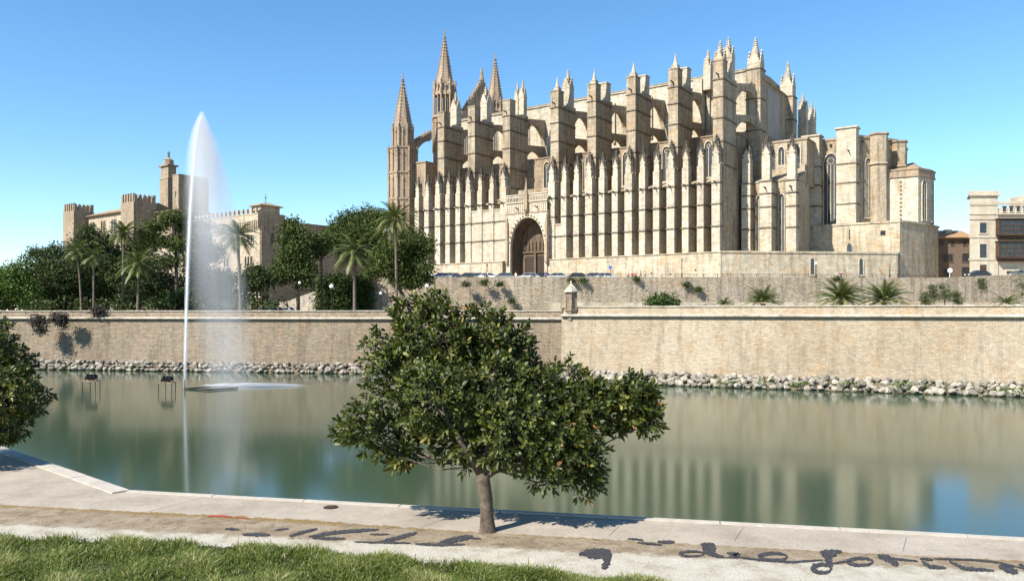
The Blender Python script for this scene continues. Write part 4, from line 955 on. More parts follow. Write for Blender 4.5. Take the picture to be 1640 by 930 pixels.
# --- portal
PX0, PX1 = -52.3, -40.5; pc = -46.15; ow = 9.8; py0 = -2.5
m = MB(); arch = gothic(ow, 9.0, 16.6, 12); cols = [(PX0, 0, 20.2), (pc-ow/2-.001, 0, 20.2)]+[(pc+x, z, 20.2) for x, z in arch]+[(pc+ow/2+.001, 0, 20.2), (PX1, 0, 20.2)]
m.strip(cols, 'x', py0, py0+1.2); pt = m.build('portal', 'stone2', cath)
m = MB()
for k in range(4):   # stepped archivolts
    w2 = ow-.2-k*.3; ar = gothic(w2+.3, 9.0, 16.5-k*.22, 12); ai = gothic(w2, 9.0, 16.28-k*.22, 12)
    po_ = [(-(w2+.3)/2, 0)]+ar+[((w2+.3)/2, 0)]; pi_ = [(-w2/2, 0)]+ai+[(w2/2, 0)]
    for (a, b), (c, d) in zip(zip(pi_, po_), zip(pi_[1:], po_[1:])):
        m.outline([(pc+a[0], a[1]), (pc+c[0], c[1]), (pc+d[0], d[1]), (pc+b[0], b[1])], 'x', py0+1.2+k*.75-.35, py0+1.2+(k+1)*.75-.36)
m.build('archivolt', 'portal', pt)
m = MB(); m.box(PX0+.4, PX1-.4, py0+4.0, py0+4.6, 0, 18); m.build('portal_back_wall', 'portal', pt)
m = MB()
for sx in (-1, 1):
    for q in range(5): m.box(pc+sx*(3.3-.05)+q*.0-.3+(.0), pc+sx*3.25+.3, py0+3.62, py0+3.99, 1.2+0, 7.2) if q == 0 else None
for q in range(-3, 4): m.ngon(pc+q*1.05, py0+3.8, .22, .18, 9.2, 10.9, 6); m.ngon(pc+q*1.05, py0+3.8, .14, .1, 10.9, 11.3, 6)
m.box(pc-3.6, pc+3.6, py0+3.6, py0+3.98, 8.4, 8.8); m.box(pc-.3, pc+.3, py0+3.4, py0+3.98, 0, 8.4); m.build('tympanum_carving', 'portal', pt)
for sx in (-1, 1):
    m = MB(); m.box(pc+sx*1.75-1.3, pc+sx*1.75+1.3, py0+3.85, py0+3.99, 0, 7.6); m.build('door', 'door', pt)
m = MB(); m.box(PX0, PX1, py0+.02, py0+6.0, 18.2, 20.2); m.box(PX0, pc-ow/2-.3, py0+1.21, py0+6, 0, 18.2); m.box(pc+ow/2+.3, PX1, py0+1.21, py0+6, 0, 18.2); m.build('portal_side', 'stone2', pt)
m = MB(); m.box(PX0-.15, PX1+.15, py0-.25, py0+.3, 20.2, 20.5); m.box(PX0-.1, PX1+.1, py0-.2, py0+.2, 22.0, 22.25)
k = 0; xx = PX0+.1
while xx < PX1: m.box(xx, xx+.16, py0-.1, py0+.1, 20.5, 22.0); m.box(xx+.16, xx+.45, py0-.03, py0+.03, 21.5, 22.0) ; xx += .45
m.build('balustrade', 'stone2', pt)
m = MB(); m.box(PX0-.1, PX1+.1, py0-.15, py0-.003, 17.6, 17.85)
xx = PX0+.4
while xx < PX1-.3: m.box(xx, xx+.08, py0-.1, py0-.003, 17.85, 20.1); xx += .55
m.build('blind_tracery', 'carved', pt)
for sx in (-1, 1):
    m = MB()
    for t in np.linspace(.15, .95, 9):
        a_ = t*math.pi/2; crocket(m, pc+sx*(ow/2+.35)*math.cos(a_), py0-.14, 9+8.2*math.sin(a_), .17)
    m.build('crocket_row', 'carved', pt)
for sx in (-1, 1):
    m = MB(); q_ = pc+sx*(ow/2+.75); m.box(q_-.3, q_+.3, py0-.55, py0-.003, 6.0, 15.0); m.ngon(q_, py0-.3, .38, .03, 15, 17.2, 6); m.ngon(q_, py0-.3, .1, .45, 5.2, 6.0, 6); m.build('portal_shaft', 'carved', pt)
m = MB(); m.ngon(pc, py0-.35, .15, .7, 17.2, 18.4, 8); m.box(pc-.5, pc+.5, py0-.75, py0-.01, 18.4, 22.0); m.ngon(pc, py0-.35, .55, .05, 22.0, 25.6, 8); m.ngon(pc, py0-.35, .1, .2, 25.4, 25.8, 6); m.build('niche', 'carved', pt)
gargoyle(pt, pc-2.6, py0, 18.9); gargoyle(pt, pc+3, py0, 18.9)
m = MB(); m.box(-53.2, -40.6, 2.7, 4, 24, 24.2); m.build('cornice', 'stone', cath)
# --- west front turret, towers, gable
def octtower(a, b, prof, name, mat, spire, parent=cath, arcs=(), lantern=None):
    m = MB()
    for (r0, z0, r1, z1) in prof: m.ngon(a, b, r0, r1, z0, z1, 8)
    t = m.build(name, mat, parent)
    m = MB()
    for (r, z0, z1) in arcs:
        for k in range(8):
            an = k*math.pi/4+math.pi/8; cx, cy = a+r*math.cos(an), b+r*math.sin(an)
            m.ngon(cx, cy, .32, .28, z0, z1, 5); m.ngon(cx, cy, .42, .05, z1, z1+1.9, 5); 
            for q in range(3): crocket(m, cx+.25*math.cos(an), cy+.25*math.sin(an), z1+.3+q*.45, .12)
            an2 = an+math.pi/8; rr = r*.93; cx, cy = a+rr*math.cos(an2), b+rr*math.sin(an2); m.ngon(cx, cy, .16, .14, z0, z1-.6, 4); m.ngon(cx, cy, .34, .03, z1-.6, z1+.9, 4)
    if m.v: m.build('colonette', 'carved', t)
    (r, z0, z1) = spire; m = MB(); m.ngon(a, b, r, .16, z0, z1-1.2, 8); n = int((z1-z0)/.95)
    for i in range(n):
        u = (i+.5)/n; rr = r*(1-u)+.16*u+.08
        for k in range(8): an = k*math.pi/4+math.pi/8; crocket(m, a+rr*math.cos(an), b+rr*math.sin(an), z0+(z1-1.2-z0)*u, .15)
    m.ngon(a, b, .16, .42, z1-1.5, z1-1.1, 8); m.ngon(a, b, .42, .1, z1-1.1, z1-.7, 8); m.box(a-.09, a+.09, b-.09, b+.09, z1-.7, z1+.7); m.box(a-.4, a+.4, b-.08, b+.08, z1+.05, z1+.25)
    m.build('spire', 'carved', t); return t
a0, b0_ = loc2(645, 219.5)
tw_ = octtower(a0, b0_, ((4.1, 0, 4.0, 38.6), (4.25, 24.6, 4.25, 25.1), (4.25, 31.8, 4.25, 32.3), (4.2, 38.6, 4.2, 39.1), (2.9, 39.1, 2.8, 45.0)), 'turret', 'carved', (2.75, 45.0, 59.2), arcs=((4.15, 14, 23.5), (4.15, 25.1, 30.6), (4.15, 32.3, 37.6), (2.95, 39.1, 43.8)))
for (px, D) in ((712, 230), (793, 250)):
    a, b = loc2(px, D)
    t = octtower(a, b, ((3.6, 0, 3.5, 50.0), (3.9, 49.6, 3.9, 50.3), (2.3, 50.3, 2.2, 57.0), (3.3, 56.2, 3.2, 57.2)), 'tower', 'carved', (3.0, 57.2, 74.6), arcs=((3.55, 40, 48.2), (3.3, 50.3, 56.6), (3.2, 57.0, 59.2)))
    for k in range(8):
        an = k*math.pi/4; w_ = window(t, a+2.35*math.cos(an), b+2.35*math.sin(an), 50.8, 1.1, 4.6, 0, mat='glass', frame='carved', name='opening', fw=.1, proud=.15, rz=an+math.pi/2)
m = MB(); gt = [(b, z) for b, z in ((18, 49), (29.5, 63.2), (41, 49))]; m.outline(gt, 'y', -84.5, -83.4)
for i in range(16):
    t = (i+.5)/16
    for (p, q_) in ((gt[0], gt[1]), (gt[2], gt[1])): 
        y = p[0]+(q_[0]-p[0])*t; z = p[1]+(q_[1]-p[1])*t; m.box(-84.4, -83.5, y-.2, y+.2, z, z+.75)
m.build('west_gable', 'carved', cath)
m = MB(); m.ngon(-84, 29.5, .8, .6, 63.0, 64.2, 8); m.ngon(-84, 29.5, .38, .5, 64.2, 65.4, 8); m.ngon(-84, 29.5, .5, .3, 65.4, 66.2, 8); m.ngon(-84, 29.5, .24, .2, 66.2, 66.8, 8); m.build('statue', 'stone', cath)
m = MB(); m.box(-90, -82.8, 2.9, 17, 0, 34.5); m.box(-90.1, -82.7, 2.7, 17, 34.5, 34.9); m.build('west_wall', 'carved', cath)
m = MB(); cols = []; ba, bb = b0_+3.0, 14.2; xa = (a0-.6)
for k in range(17):
    t = k/16; y = ba+(bb-ba)*t; zl = 35.6+(43.6-35.6)*math.sin(t*math.pi/2)**.9; cols.append((y, zl, 40.5+5.3*t))
m.strip(cols, 'y', xa-.2, xa+.9)
for i in range(12):
    t = (i+.5)/12; m.box(xa-.1, xa+.8, ba+(bb-ba)*t-.15, ba+(bb-ba)*t+.15, 40.5+5.3*t, 41.3+5.3*t); crocket(m, xa+.3, ba+(bb-ba)*t, 35.3+8*math.sin(t*math.pi/2)**.9, .2)
m.build('flying_arch', 'carved', cath)
# --- low wall under the east end
def PL(pts): return [loc2(*p) for p in pts]
m = MB(); pp = PL([(1154, 163.0), (1437.5, 166.6), (1441, 169.5), (1300, 186), (1160, 178)]); m.prism(pp, -1, 6.2)
pq = PL([(1153, 162.8), (1438.5, 166.4), (1442, 169.5), (1300, 186), (1160, 178)]); m.prism(pq, 6.2, 6.6); m.build('terrace_plinth', 'plinth', cath)
rzv = -cath.rotation_euler.z
for px, zz in ((1301, 1.8), (1379, 1.8)):
    a, b = loc2(px, 163.0+(px-1154)*3.6/283.5-.03); window(cath, a, b, zz, .75, 3.4, 0, mat='glass', fw=.22, proud=.08, rz=rzv)
# --- east chapels
m = MB(); m.box(1.2, 13.2, 11, 20, 0, 21.8); m.prism([(1.2, 10.8), (13.4, 10.8), (13.4, 17), (1.2, 17)], 21.8, 22.4, [22.1, 22.1, 24.5, 24.5]); m.box(5.2, 13, 18.6, 34, 21.8, 31.6); m.box(5.1, 13.2, 18.4, 34, 31.6, 32.0); m.prism([(1.3, 17.01), (13, 17.01), (13, 20), (1.3, 20)], 21.8, 26); m.build('east_chapel_wall', 'stone', cath)
for (x0, x1, y0) in ((2.0, 3.9, 8.6), (6.2, 8.7, 7.6), (11.2, 13.3, 9.2)):
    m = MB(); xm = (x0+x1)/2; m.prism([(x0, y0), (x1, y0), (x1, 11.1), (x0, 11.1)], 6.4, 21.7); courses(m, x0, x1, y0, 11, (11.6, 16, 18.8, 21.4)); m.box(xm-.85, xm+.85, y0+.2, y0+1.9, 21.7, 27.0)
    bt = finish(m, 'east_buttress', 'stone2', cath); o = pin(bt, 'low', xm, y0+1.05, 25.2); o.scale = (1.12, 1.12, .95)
    if x0 > 5:
        o = pin(bt, 'low', x0+.2, y0+2.2, 24.2); o.scale = (.4, .4, .85); o = pin(bt, 'low', x1-.2, y0+2.2, 24.2); o.scale = (.4, .4, .85); gargoyle(bt, xm, y0, 20.2)
for x in (1.62, 5.0, 9.9): window(cath, x, 10.98, 6.8, 1.0 if x > 2 else .6, 12.2, 1 if x > 2 else 0, fw=.14)
window(cath, 7.6, 18.58, 26.5, 1.3, 4, 1); window(cath, 11, 18.58, 26.5, 1.3, 4, 1)
# --- presbytery
m = MB(); pres = [(8.5, 28), (21.6, 28), (24.8, 32), (27.8, 38), (28, 50), (8.5, 50)]; m.prism(pres, 0, 32.6)
m.prism([(8.3, 27.8), (21.7, 27.8), (25, 31.9), (28.1, 37.9), (28.2, 50), (8.3, 50)], 32.6, 33.1); m.build('presbytery_wall', 'stone', cath)
m = MB(); m.prism([(9, 28.4), (21.4, 28.4), (24.3, 32.2), (27.3, 38.2), (27.5, 49), (9, 49)], 33.1, 34, [33.2, 33.2, 33.2, 33.2, 33.4, 33.4]); m.build('presbytery_roof', 'tile2', cath)
for (x0, x1, y0, z) in ((10.4, 14.0, 25, 33.4), (17.6, 21.7, 25, 34.3)):
    m = MB(); m.box(x0, x1, y0, 28.0, 0, z); courses(m, x0, x1, y0, 28, (13.2, 17.6, 22.2, 26.4), .12); m.box(x0-.3, x1+.3, y0-.3, 28.2, z, z+.35); bt = finish(m, 'presbytery_buttress', 'stone2', cath); gargoyle(bt, (x0+x1)/2+.6, y0, 29.3)
m = MB(); m.box(8.6, 10.4, 26.8, 28, 0, 31); m.build('stair_turret', 'stone', cath)
for (cx, cy, r, z) in ((25.2, 31.2, 1.9, 33.2), (28.2, 37.4, 1.7, 32.2)):
    m = MB(); m.ngon(cx, cy, r, r, 0, z, 6); m.ngon(cx, cy, r+.3, r+.3, z, z+.35, 6); 
    for zz in (26.6,): m.ngon(cx, cy, r+.35, r+.2, zz, zz+.4, 6)
    m.build('presbytery_buttress', 'stone', cath)
window(cath, 15.8, 27.98, 13.6, 2.9, 16.0, 3)
window(cath, 23.1, 29.9, 15, 1.6, 13, 2, rz=math.atan2(4, 3.2))
m = MB()
for x in (9.5, 15.8, 22.5): m.box(x-.25, x+.25, 27.76, 27.99, 31.2, 31.8)
m.build('attic_opening', 'iron', cath)
# --- sacristy block and polygonal chapel
q1, q2, q3 = loc2(1441, 168), loc2(1480, 173), loc2(1503, 180)
blk = [(8.8, q1[1]), q1, q2, q3, (q3[0]-6, 55), (8.8, 40)]
m = MB(); m.prism(blk, 0, 13.0); m.prism([(8.6, q1[1]-.2), (q1[0]+.15, q1[1]-.2), (q2[0]+.25, q2[1]-.1), (q3[0]+.25, q3[1]), (q3[0]-6, 55.2), (8.6, 40.2)], 13.0, 13.4); sc_ = m.build('sacristy_wall', 'plinth', cath)
window(cath, 20.5, q1[1]-.02, 6.8, 1.0, 2.2, 0, mat='glass', fw=.12, proud=.1)
m = MB(); m.box(26.7, 27.7, q1[1]-.04, q1[1]-.005, 10.4, 11.4); m.box(20.4, 20.6, q1[1]-.04, q1[1]-.005, 9.9, 12); m.box(10.2, 11, q1[1]-.05, q1[1]-.005, 7, 8.6); m.build('wall_slit', 'iron', cath)
c1, c2, c3 = (25.8, 31.9), loc2(1470.5, 173.1), loc2(1496, 178.6)
ch = [c1, c2, ((c2[0]+c3[0])/2+.6, c2[1]+(c3[1]-c2[1])*.5), c3, (c3[0]-4, 47), (25.8, 45)]
m = MB(); m.prism(ch, 13.4, 23.6); cw = m.build('polygonal_chapel', 'stone2', cath)
def grow(P, k): 
    cx = sum(p[0] for p in P)/len(P); cy = sum(p[1] for p in P)/len(P)
    return [(p[0]+(p[0]-cx)/math.hypot(p[0]-cx, p[1]-cy)*k, p[1]+(p[1]-cy)/math.hypot(p[0]-cx, p[1]-cy)*k) for p in P]
m = MB(); m.prism(grow(ch, .35), 23.6, 23.95); m.prism(grow(ch, .2), 23.95, 25.1); m.prism(grow(ch, .4), 25.1, 25.4); m.build('parapet', 'carved', cw)
m = MB(); P0 = grow(ch, -.4); apex = loc2(1462, 184); i = len(m.v); m.v += [(x, y, 25.2) for x, y in P0]+[(apex[0], apex[1], 28.6)]
for j in range(len(P0)): m.f.append((j, (j+1) % len(P0), len(P0)))
m.build('chapel_roof', 'tile2', cw)
m = MB()
for px_ in (29.4, 30.6):
    for z in np.arange(14.5, 23, .9): m.box(px_-.22, px_+.22, c1[1]-.12, c1[1]-.003, z, z+.3) if px_ < 30 else None
m.build('toothing_stones', 'carved', cw)
dxy = (ch[2][0]-c2[0], ch[2][1]-c2[1]); ang = math.atan2(dxy[1], dxy[0])
window(cw, (c2[0]+ch[2][0])/2+.02, (c2[1]+ch[2][1])/2-.0, 14.2, 1.5, 8.6, 1, rz=ang, proud=.2)
dxy = (c3[0]-ch[2][0], c3[1]-ch[2][1]); window(cw, (c3[0]+ch[2][0])/2+.02, (c3[1]+ch[2][1])/2, 14.2, 1.2, 8.4, 1, rz=math.atan2(dxy[1], dxy[0]), proud=.2)

# ================================================================ palace
E1, E2 = Vector((.8, -.6)), Vector((.6, .8))
pal = empty('palace', (-132, 240, 7.3), 'old stone palace with crenellated towers behind the trees at left', 'palace', rz=math.atan2(-.6, .8))
def pz(z): return z-7.3
def ploc(px, D): X = (px-820)/F*D; d = Vector((X+132, D-240)); return d.dot(E1), d.dot(E2)
def crenel(m, x0, x1, y0, y1, z, n1, n2, h=1.3, w=.55):
    for i in range(n1):
        x = x0+(x1-x0)*(i+.5)/n1
        for y in (y0, y1-w*.6): m.box(x-w/2, x+w/2, y, y+w*.6, z, z+h); m.prism([(x-w/2, y), (x+w/2, y), (x+w/2, y+w*.6), (x-w/2, y+w*.6)], z+h+.001, z+h+.3, [z+h+.02, z+h+.4, z+h+.4, z+h+.02])
    for i in range(n2):
        y = y0+(y1-y0)*(i+.5)/n2
        for x in (x0, x1-w*.6): m.box(x, x+w*.6, y-w/2, y+w/2, z+.003, z+h); m.ngon(x+w*.3, y, w*.3, .05, z+h, z+h+.4, 4)
for (x0, x1, y1, top) in ((-7, 0, 6, ZH(337, 240)), (28, 35, 6.5, ZH(322, 219))):
    m = MB(); z = pz(top); m.box(x0, x1, 0, y1, 0, z); crenel(m, x0, x1, 0, y1, z, 5, 5, 1.9, .8); m.build('tower', 'palace', pal)
m = MB(); zt = pz(ZH(337, 226)); m.box(0, 28, 4, 18, 0, zt); m.box(0, 28, 3.4, 4, zt-6.3, zt-5.9); gw_ = m.build('gallery_wall', 'palace_wall', pal)
m = MB(); m.outline([(3.2, zt), (3.0, zt+.3), (11, zt+3.0), (19, zt+.3), (18.8, zt)], 'y', -0.2, 28); m.build('roof', 'tile2', pal)
for k in range(4):
    x = 3.5+k*6.4
    for d in (-.8, .8): window(pal, x+d, 3.98, zt-5.2, 1.05, 3.6, 0, mat='wood' if k < 2 else 'glass', frame='palace_wall', fw=.15, proud=.15)
    for d in (-1.6, 0, 1.6): window(pal, x+d, 3.98, zt-11.5, 1.0, 3.6, 0, mat='glass', frame='palace_wall', fw=.15, proud=.15)
m = MB(); m.box(35, 44, 6, 18, 0, zt-1.2); m.build('hall_wall', 'palace', pal)
m = MB(); m.outline([(5.2, zt-1.2), (5, zt-.9), (12, zt+.6), (19, zt-.9), (18.8, zt-1.2)], 'y', 34, 44.5); m.build('roof', 'tile2', pal)
m = MB(); m.box(35, 60, 1, 6, 0, zt-12); m.build('hall_wall', 'palace_wall', pal)
for x in (50, 56): window(pal, x, .98, 12, 1.3, 4.5, 1, mat='glass', frame='palace_wall', fw=.18, proud=.15)
# keep tower with angel
a, b = ploc(269, 235); m = MB(); z1 = pz(ZH(286, 235)); z2 = pz(ZH(265, 235)); z3 = pz(ZH(251, 235)); z4 = pz(ZH(238, 235))
m.box(a-4.6, a, b, b+2.9, 0, z1); m.box(a-4.7, a+.1, b-.1, b+3, z1, z1+.25); m.box(a-4.3, a-.2, b+.2, b+2.7, z1+.25, z2); m.box(a-4.9, a+.3, b-.3, b+3.2, z2, z2+.4)
kp_ = m.build('keep_tower', 'palace', pal)
m = MB(); cx, cy = a-2.2, b+1.5; m.ngon(cx, cy, 1.5, 1.35, z2+.4, z3-.6, 8); m.ngon(cx, cy, 1.5, .4, z3-.6, z3+.2, 8); m.build('lantern', 'palace', kp_)
m = MB(); m.ngon(cx, cy, .3, .28, z3, z3+.4, 8); m.ngon(cx, cy, .35, .22, z3+.4, z3+1.3, 8); m.ngon(cx, cy, .2, .15, z3+1.3, z3+1.7, 8); m.ngon(cx, cy, .14, .12, z3+1.7, z3+2.0, 8)
m.outline([(cx-.15, z3+1.5), (cx-.75, z3+1.9), (cx-.5, z3+.9)], 'x', cy-.05, cy+.05); m.outline([(cx+.15, z3+1.5), (cx+.75, z3+1.9), (cx+.5, z3+.9)], 'x', cy-.051, cy+.051); m.build('angel_statue', 'bronze', kp_)
a, b = ploc(286, 228); m = MB(); m.box(a-3.2, a, b, b+9.5, 0, pz(ZH(280, 228))); m.box(a-3.3, a+.1, b-.1, b+9.6, pz(ZH(280, 228)), pz(ZH(280, 228))+.3); kb_ = m.build('keep_block', 'palace', pal)
m = MB(); m.box(a-1.8, a-1.3, b-.04, b-.003, pz(ZH(315, 228)), pz(ZH(305, 228))); m.build('slit', 'glass', kb_)
# machicolated wing
a, b = ploc(416, 205); zt2 = pz(ZH(334, 205))
m = MB(); m.box(a-30, a, b, b+7.6, 0, zt2-3.2); m.box(a-30, a+.0, b+7.6, b+20, 0, zt2-3.2); wg = m.build('wing_wall', 'palace_wall', pal)
m = MB(); m.box(a-30, a+.3, b-.75, b+7.6, zt2-3.2+.002, zt2-1.4); m.box(a-30, a+.35, b-.85, b+7.6, zt2-1.4, zt2-1.1)
n = 40
for i in range(n): x = a-30+30.3*(i+.5)/n; m.prism([(x-.2, b-.7), (x+.2, b-.7), (x+.2, b), (x-.2, b)], zt2-4.9, zt2-3.2) if True else None
for i in range(15): x = a-29.5+29.5*(i+.5)/15; m.box(x-.2, x+.2, b-.5, b+.1, zt2-1.1, zt2+.2)
m.box(a-30, a, b-.1, b+.3, zt2-.4, zt2-.1); m.build('machicolation', 'palace_wall', wg)
m = MB(); m.box(a+.002, a+.4, b+.2, b+7.5, 0, zt2-1); m.build('side_wall', 'palace', wg)
m = MB(); m.box(a-4.2, a-.3, b+.5, b+6.4, zt2-1.1, zt2+.9); m.build('roof_turret', 'palace_wall', wg)
m = MB(); x0, x1, y0, y1 = a-4.9, a+.4, b-.2, b+7.1; i = len(m.v); m.prism([(x0, y0), (x1, y0), (x1, y1), (x0, y1)], zt2+.9, zt2+1.1); m.v += [(x0, y0, zt2+1.1), (x1, y0, zt2+1.1), (x1, y1, zt2+1.1), (x0, y1, zt2+1.1), ((x0+x1)/2, (y0+y1)/2, zt2+2.2)]; k = len(m.v)
for j in range(4): m.f.append((k-5+j, k-5+(j+1) % 4, k-1))
m.build('turret_roof', 'tile2', wg)
m = MB(); m.box((x0+x1)/2-.05, (x0+x1)/2+.05, (y0+y1)/2-.05, (y0+y1)/2+.05, zt2+2.1, zt2+4.2); m.box((x0+x1)/2-.5, (x0+x1)/2+.5, (y0+y1)/2-.05, (y0+y1)/2+.05, zt2+3.2, zt2+3.35); m.build('cross', 'iron', wg)
for i, (dx, z0, w, h) in enumerate(((-3.2, zt2-8.6, .9, 2.0), (-4.6, zt2-8.6, .9, 2.0), (-12, zt2-8.6, .9, 2), (-3.4, zt2-14.5, .8, 2.4), (-4.6, zt2-14.5, .8, 2.4), (-5.8, zt2-14.5, .8, 2.4), (-14, zt2-14.5, .8, 2.4), (-15.2, zt2-14.5, .8, 2.4), (-4.5, 6, 3.6, 7.0), (-13.5, 5, 3.6, 7.5), (-22, 5, 3.6, 7.5))):
    window(wg, a+dx, b-.02, z0, w, h, 0, mat='glass', frame='palace_wall', fw=.2, proud=.18)
window(wg, a+.42, b+3.5, zt2-9, 1.0, 3, 0, face='x', mat='glass', frame='palace', fw=.15, proud=.1)
m = MB(); z = pz(ZH(358, 214)); m.box(a-3, a+.2, b+7.61, b+60, 0, z); m.box(a-3.1, a+.35, b+7.61, b+60, z, z+.3); lw = m.build('court_wall', 'palace', pal)
for (dy, w, h, z0) in ((17, 2.6, 8, 1.5), (21.5, 3.2, 9, 1.0)): window(lw, a+.22, b+dy, z0, w, h, 0, face='x', mat='glass', frame='palace', fw=.3, proud=.1)
for dy in (10, 14, 26, 30, 35): window(lw, a+.22, b+dy, 15, 1.0, 2.6, 0, face='x', mat='glass', frame='palace', fw=.15, proud=.1)
# stair to the terrace
sa = empty('stone_stairs', (PW(460, 0, 150).x, 150, 7.3), 'pale stone stair walls behind the palms left of the ivy', 'stairs')
m = MB()
for i in range(16): m.box(-1+i*.55, -1+(i+1)*.55-.002, 0, 4, 0, .8+i*.2)
m.build('steps', 'coping', sa)
m = MB(); m.strip([(-2+i*.6, 0, 2.0+i*.22) for i in range(17)], 'x', -.5, -.01); m.build('balustrade', 'coping', sa)
m = MB(); m.box(8.2, 9.6, -.9, .4, 0, 5.2); m.box(8.05, 9.75, -1.05, .55, 5.2, 5.5); m.build('pillar', 'palace_wall', sa)
sa2 = empty('stone_stairs', (PW(505, 0, 145).x, 145, 7.3), 'upper flight of pale stone stairs beside the ivy wall', 'stairs')
m = MB()
for i in range(14): m.box(-5+i*.5, -5+(i+1)*.5-.002, 0, 3, 0, .6+i*.22)
m.build('steps', 'coping', sa2); m = MB(); m.box(-6.4, -5.1, -.7, .5, 0, 2.6); m.build('pillar', 'palace_wall', sa2)

# ================================================================ town houses at right
RD = 170; rb = PW(1552, 0, RD)
tb_ = empty('town_house', (rb.x, RD, TZ-.2), 'pale four storey town house with brown glazed galleries at right edge', 'building')
px1 = RD/F
def zz(py): return ZH(py, RD)-TZ+.2
m = MB(); m.prism([(.1, 0), (26, 0), (26, 16), (9.8, 16)], 0, zz(333)); m.prism([(0, -.3), (6, -.3), (6, 5), (3.2, 5)], 0, zz(314)); m.build('wall', 'rblock', tb_)
m = MB(); m.prism([(-.45, -.7), (6.5, -.7), (6.5, 5.4), (2.6, 5.4)], zz(314), zz(311)); m.prism([(-.2, -.45), (6.2, -.45), (6.2, 5.2), (2.8, 5.2)], zz(311), zz(306))
for y in (328, 343, 351, 380, 415.5): m.box(-.15, 26, -.45 if True else 0, -.0, zz(y)-.12, zz(y)+.12)
m.box(0, 26, -.35, .3, zz(326), zz(324)); 
for i in range(22): m.box(6.4+i*.9, 6.4+i*.9+.55, -.3, .2, zz(324), zz(322)); 
m.build('cornice', 'rblock', tb_)
m = MB(); m.box(13.6, 20, 3, 8, zz(333), zz(309)); m.build('roof_room', 'stone2', tb_)
for i in range(10): rectwin(tb_, 8.4+i*1.47-.9, -.0, zz(339), .75, zz(331)-zz(339))
for (y0, y1) in ((373.5, 357), (413, 391), (442, 424)): rectwin(tb_, (1573-1552)*px1, -.31, zz(y0), 1.5, zz(y1)-zz(y0), 'glass' if y0 < 430 else 'wood', .22)
for (y0, y1) in ((376, 353), (412, 389)):
    m = MB(); gx0 = (1594-1552)*px1; m.box(gx0, 25, -1.6, -.005, zz(y0), zz(y1)); g_ = m.build('gallery', 'glass', tb_)
    m = MB()
    for i in range(13): x = gx0+i*(25-gx0)/12; m.box(x-.1, x+.1, -1.7, -1.55, zz(y0), zz(y1))
    for t in (0, .3, .62, 1): z = zz(y0)+(zz(y1)-zz(y0))*t; m.box(gx0-.1, 25.1, -1.72, -1.601, z-.12, z+.12)
    m.box(gx0-.12, gx0-.005, -1.7, 0, zz(y0), zz(y1)); m.build('gallery_frame', 'wood', g_)
    m = MB(); m.strip([(gx0-.2, zz(y0)-.3, zz(y0)-.125), (25.2, zz(y0)-.3, zz(y0)-.125)], 'x', -1.9, -.01); m.box(gx0+.2, 25, -1.2, -.01, zz(y0)-.9, zz(y0)-.302); m.build('gallery_base', 'wood', g_)
    m = MB(); m.box(gx0-.3, 25.3, -1.95, -.01, zz(y1)+.122, zz(y1)+.3); m.build('gallery_roof', 'wood', g_)
m = MB(); m.box((1608-1552)*px1, (1632-1552)*px1, -.25, -.003, 0, zz(430)); m.build('door_surround', 'stone2', tb_)
m = MB(); m.box((1611-1552)*px1, (1628-1552)*px1, -.28, -.26, 0, zz(434)); m.build('door', 'glass', tb_)
hb = PW(1500, 0, 182); sh = empty('corner_house', (hb.x, 182, TZ-.2), 'low shaded house with clay roof between cathedral and town house', 'building')
def z8(py): return ZH(py, 182)-TZ+.2
hw = (1556-1500)*182/F; m = MB(); m.box(0, hw, 0, 9, 0, z8(382)); m.build('wall', 'house', sh)
m = MB(); m.strip([(-.4, z8(382), z8(381)), (hw+.3, z8(382), z8(381))], 'x', -.9, 9); i = len(m.v)
m.outline([(-1.0, z8(380.9)), (-1.0, z8(380)), (4.5, z8(366)), (9.5, z8(380)), (9.5, z8(380.9))], 'y', -.5, hw+.3); m.build('roof', 'tile', sh)
m = MB(); m.box(3.2, 4.6, 2, 3.2, z8(376), z8(366)); m.build('chimney', 'stone2', sh)
for (x, y0, y1, w) in ((2.6, 419, 407, 2.2), (6.6, 419, 406, 1.6), (2.4, 443, 430, 1.6), (6.6, 443, 428, 1.8), (1.0, 393, 386, .9), (3.6, 393, 386, .9), (6.4, 393, 386, .9)): rectwin(sh, x, -.0, z8(y0), w, z8(y1)-z8(y0), 'glass', .12, 'house')

# ================================================================ lamps, signs, cars, people
def lamp(px, D, zb, H, label, globe=True, r=.2):
    p = PW(px, 0, D); root = empty('street_lamp', (p.x, D, zb), label, 'street lamp', 'street lamps')
    m = MB(); m.ngon(0, 0, .14, .1, 0, .5, 8); m.tube([(0, 0, .4), (0, 0, H)], .06, 7); m.build('post', 'iron', root)
    m = MB()
    if globe: 
        for k in range(5): a, b = math.pi*k/5, math.pi*(k+1)/5; m.ngon(0, 0, max(.02, r*math.sin(a)), max(.02, r*math.sin(b)), H+r-r*math.cos(a), H+r-r*math.cos(b), 10)
    else: m.ngon(0, 0, .1, .2, H, H+.45, 6); m.ngon(0, 0, .24, .03, H+.45, H+.7, 6)
    m.build('lamp_head', 'white' if globe else 'carved', root)
lamp(531, 108, 7.3, ZH(462, 108)-7.3, 'globe lamp in front of the ivy wall left of the middle palm', r=.3)
lamp(480, 112, 7.3, ZH(455, 112)-7.3, 'globe lamp below the tall upright pine', r=.2)
lamp(610, 112, 7.3, ZH(472, 112)-7.3, 'short globe lamp between middle palm and tallest palm', r=.22)
lamp(684, 112, 7.3, ZH(462, 112)-7.3, 'globe lamp at the dark shaded end of terrace wall', r=.32)
lamp(1092, 136, 14, ZH(419, 136)-14, 'thin terrace lamp in front of the pale cathedral plinth', False)
lamp(1307, 136, 14, ZH(424, 136)-14, 'terrace lamp near the left slit window in the low wall', True, .25)
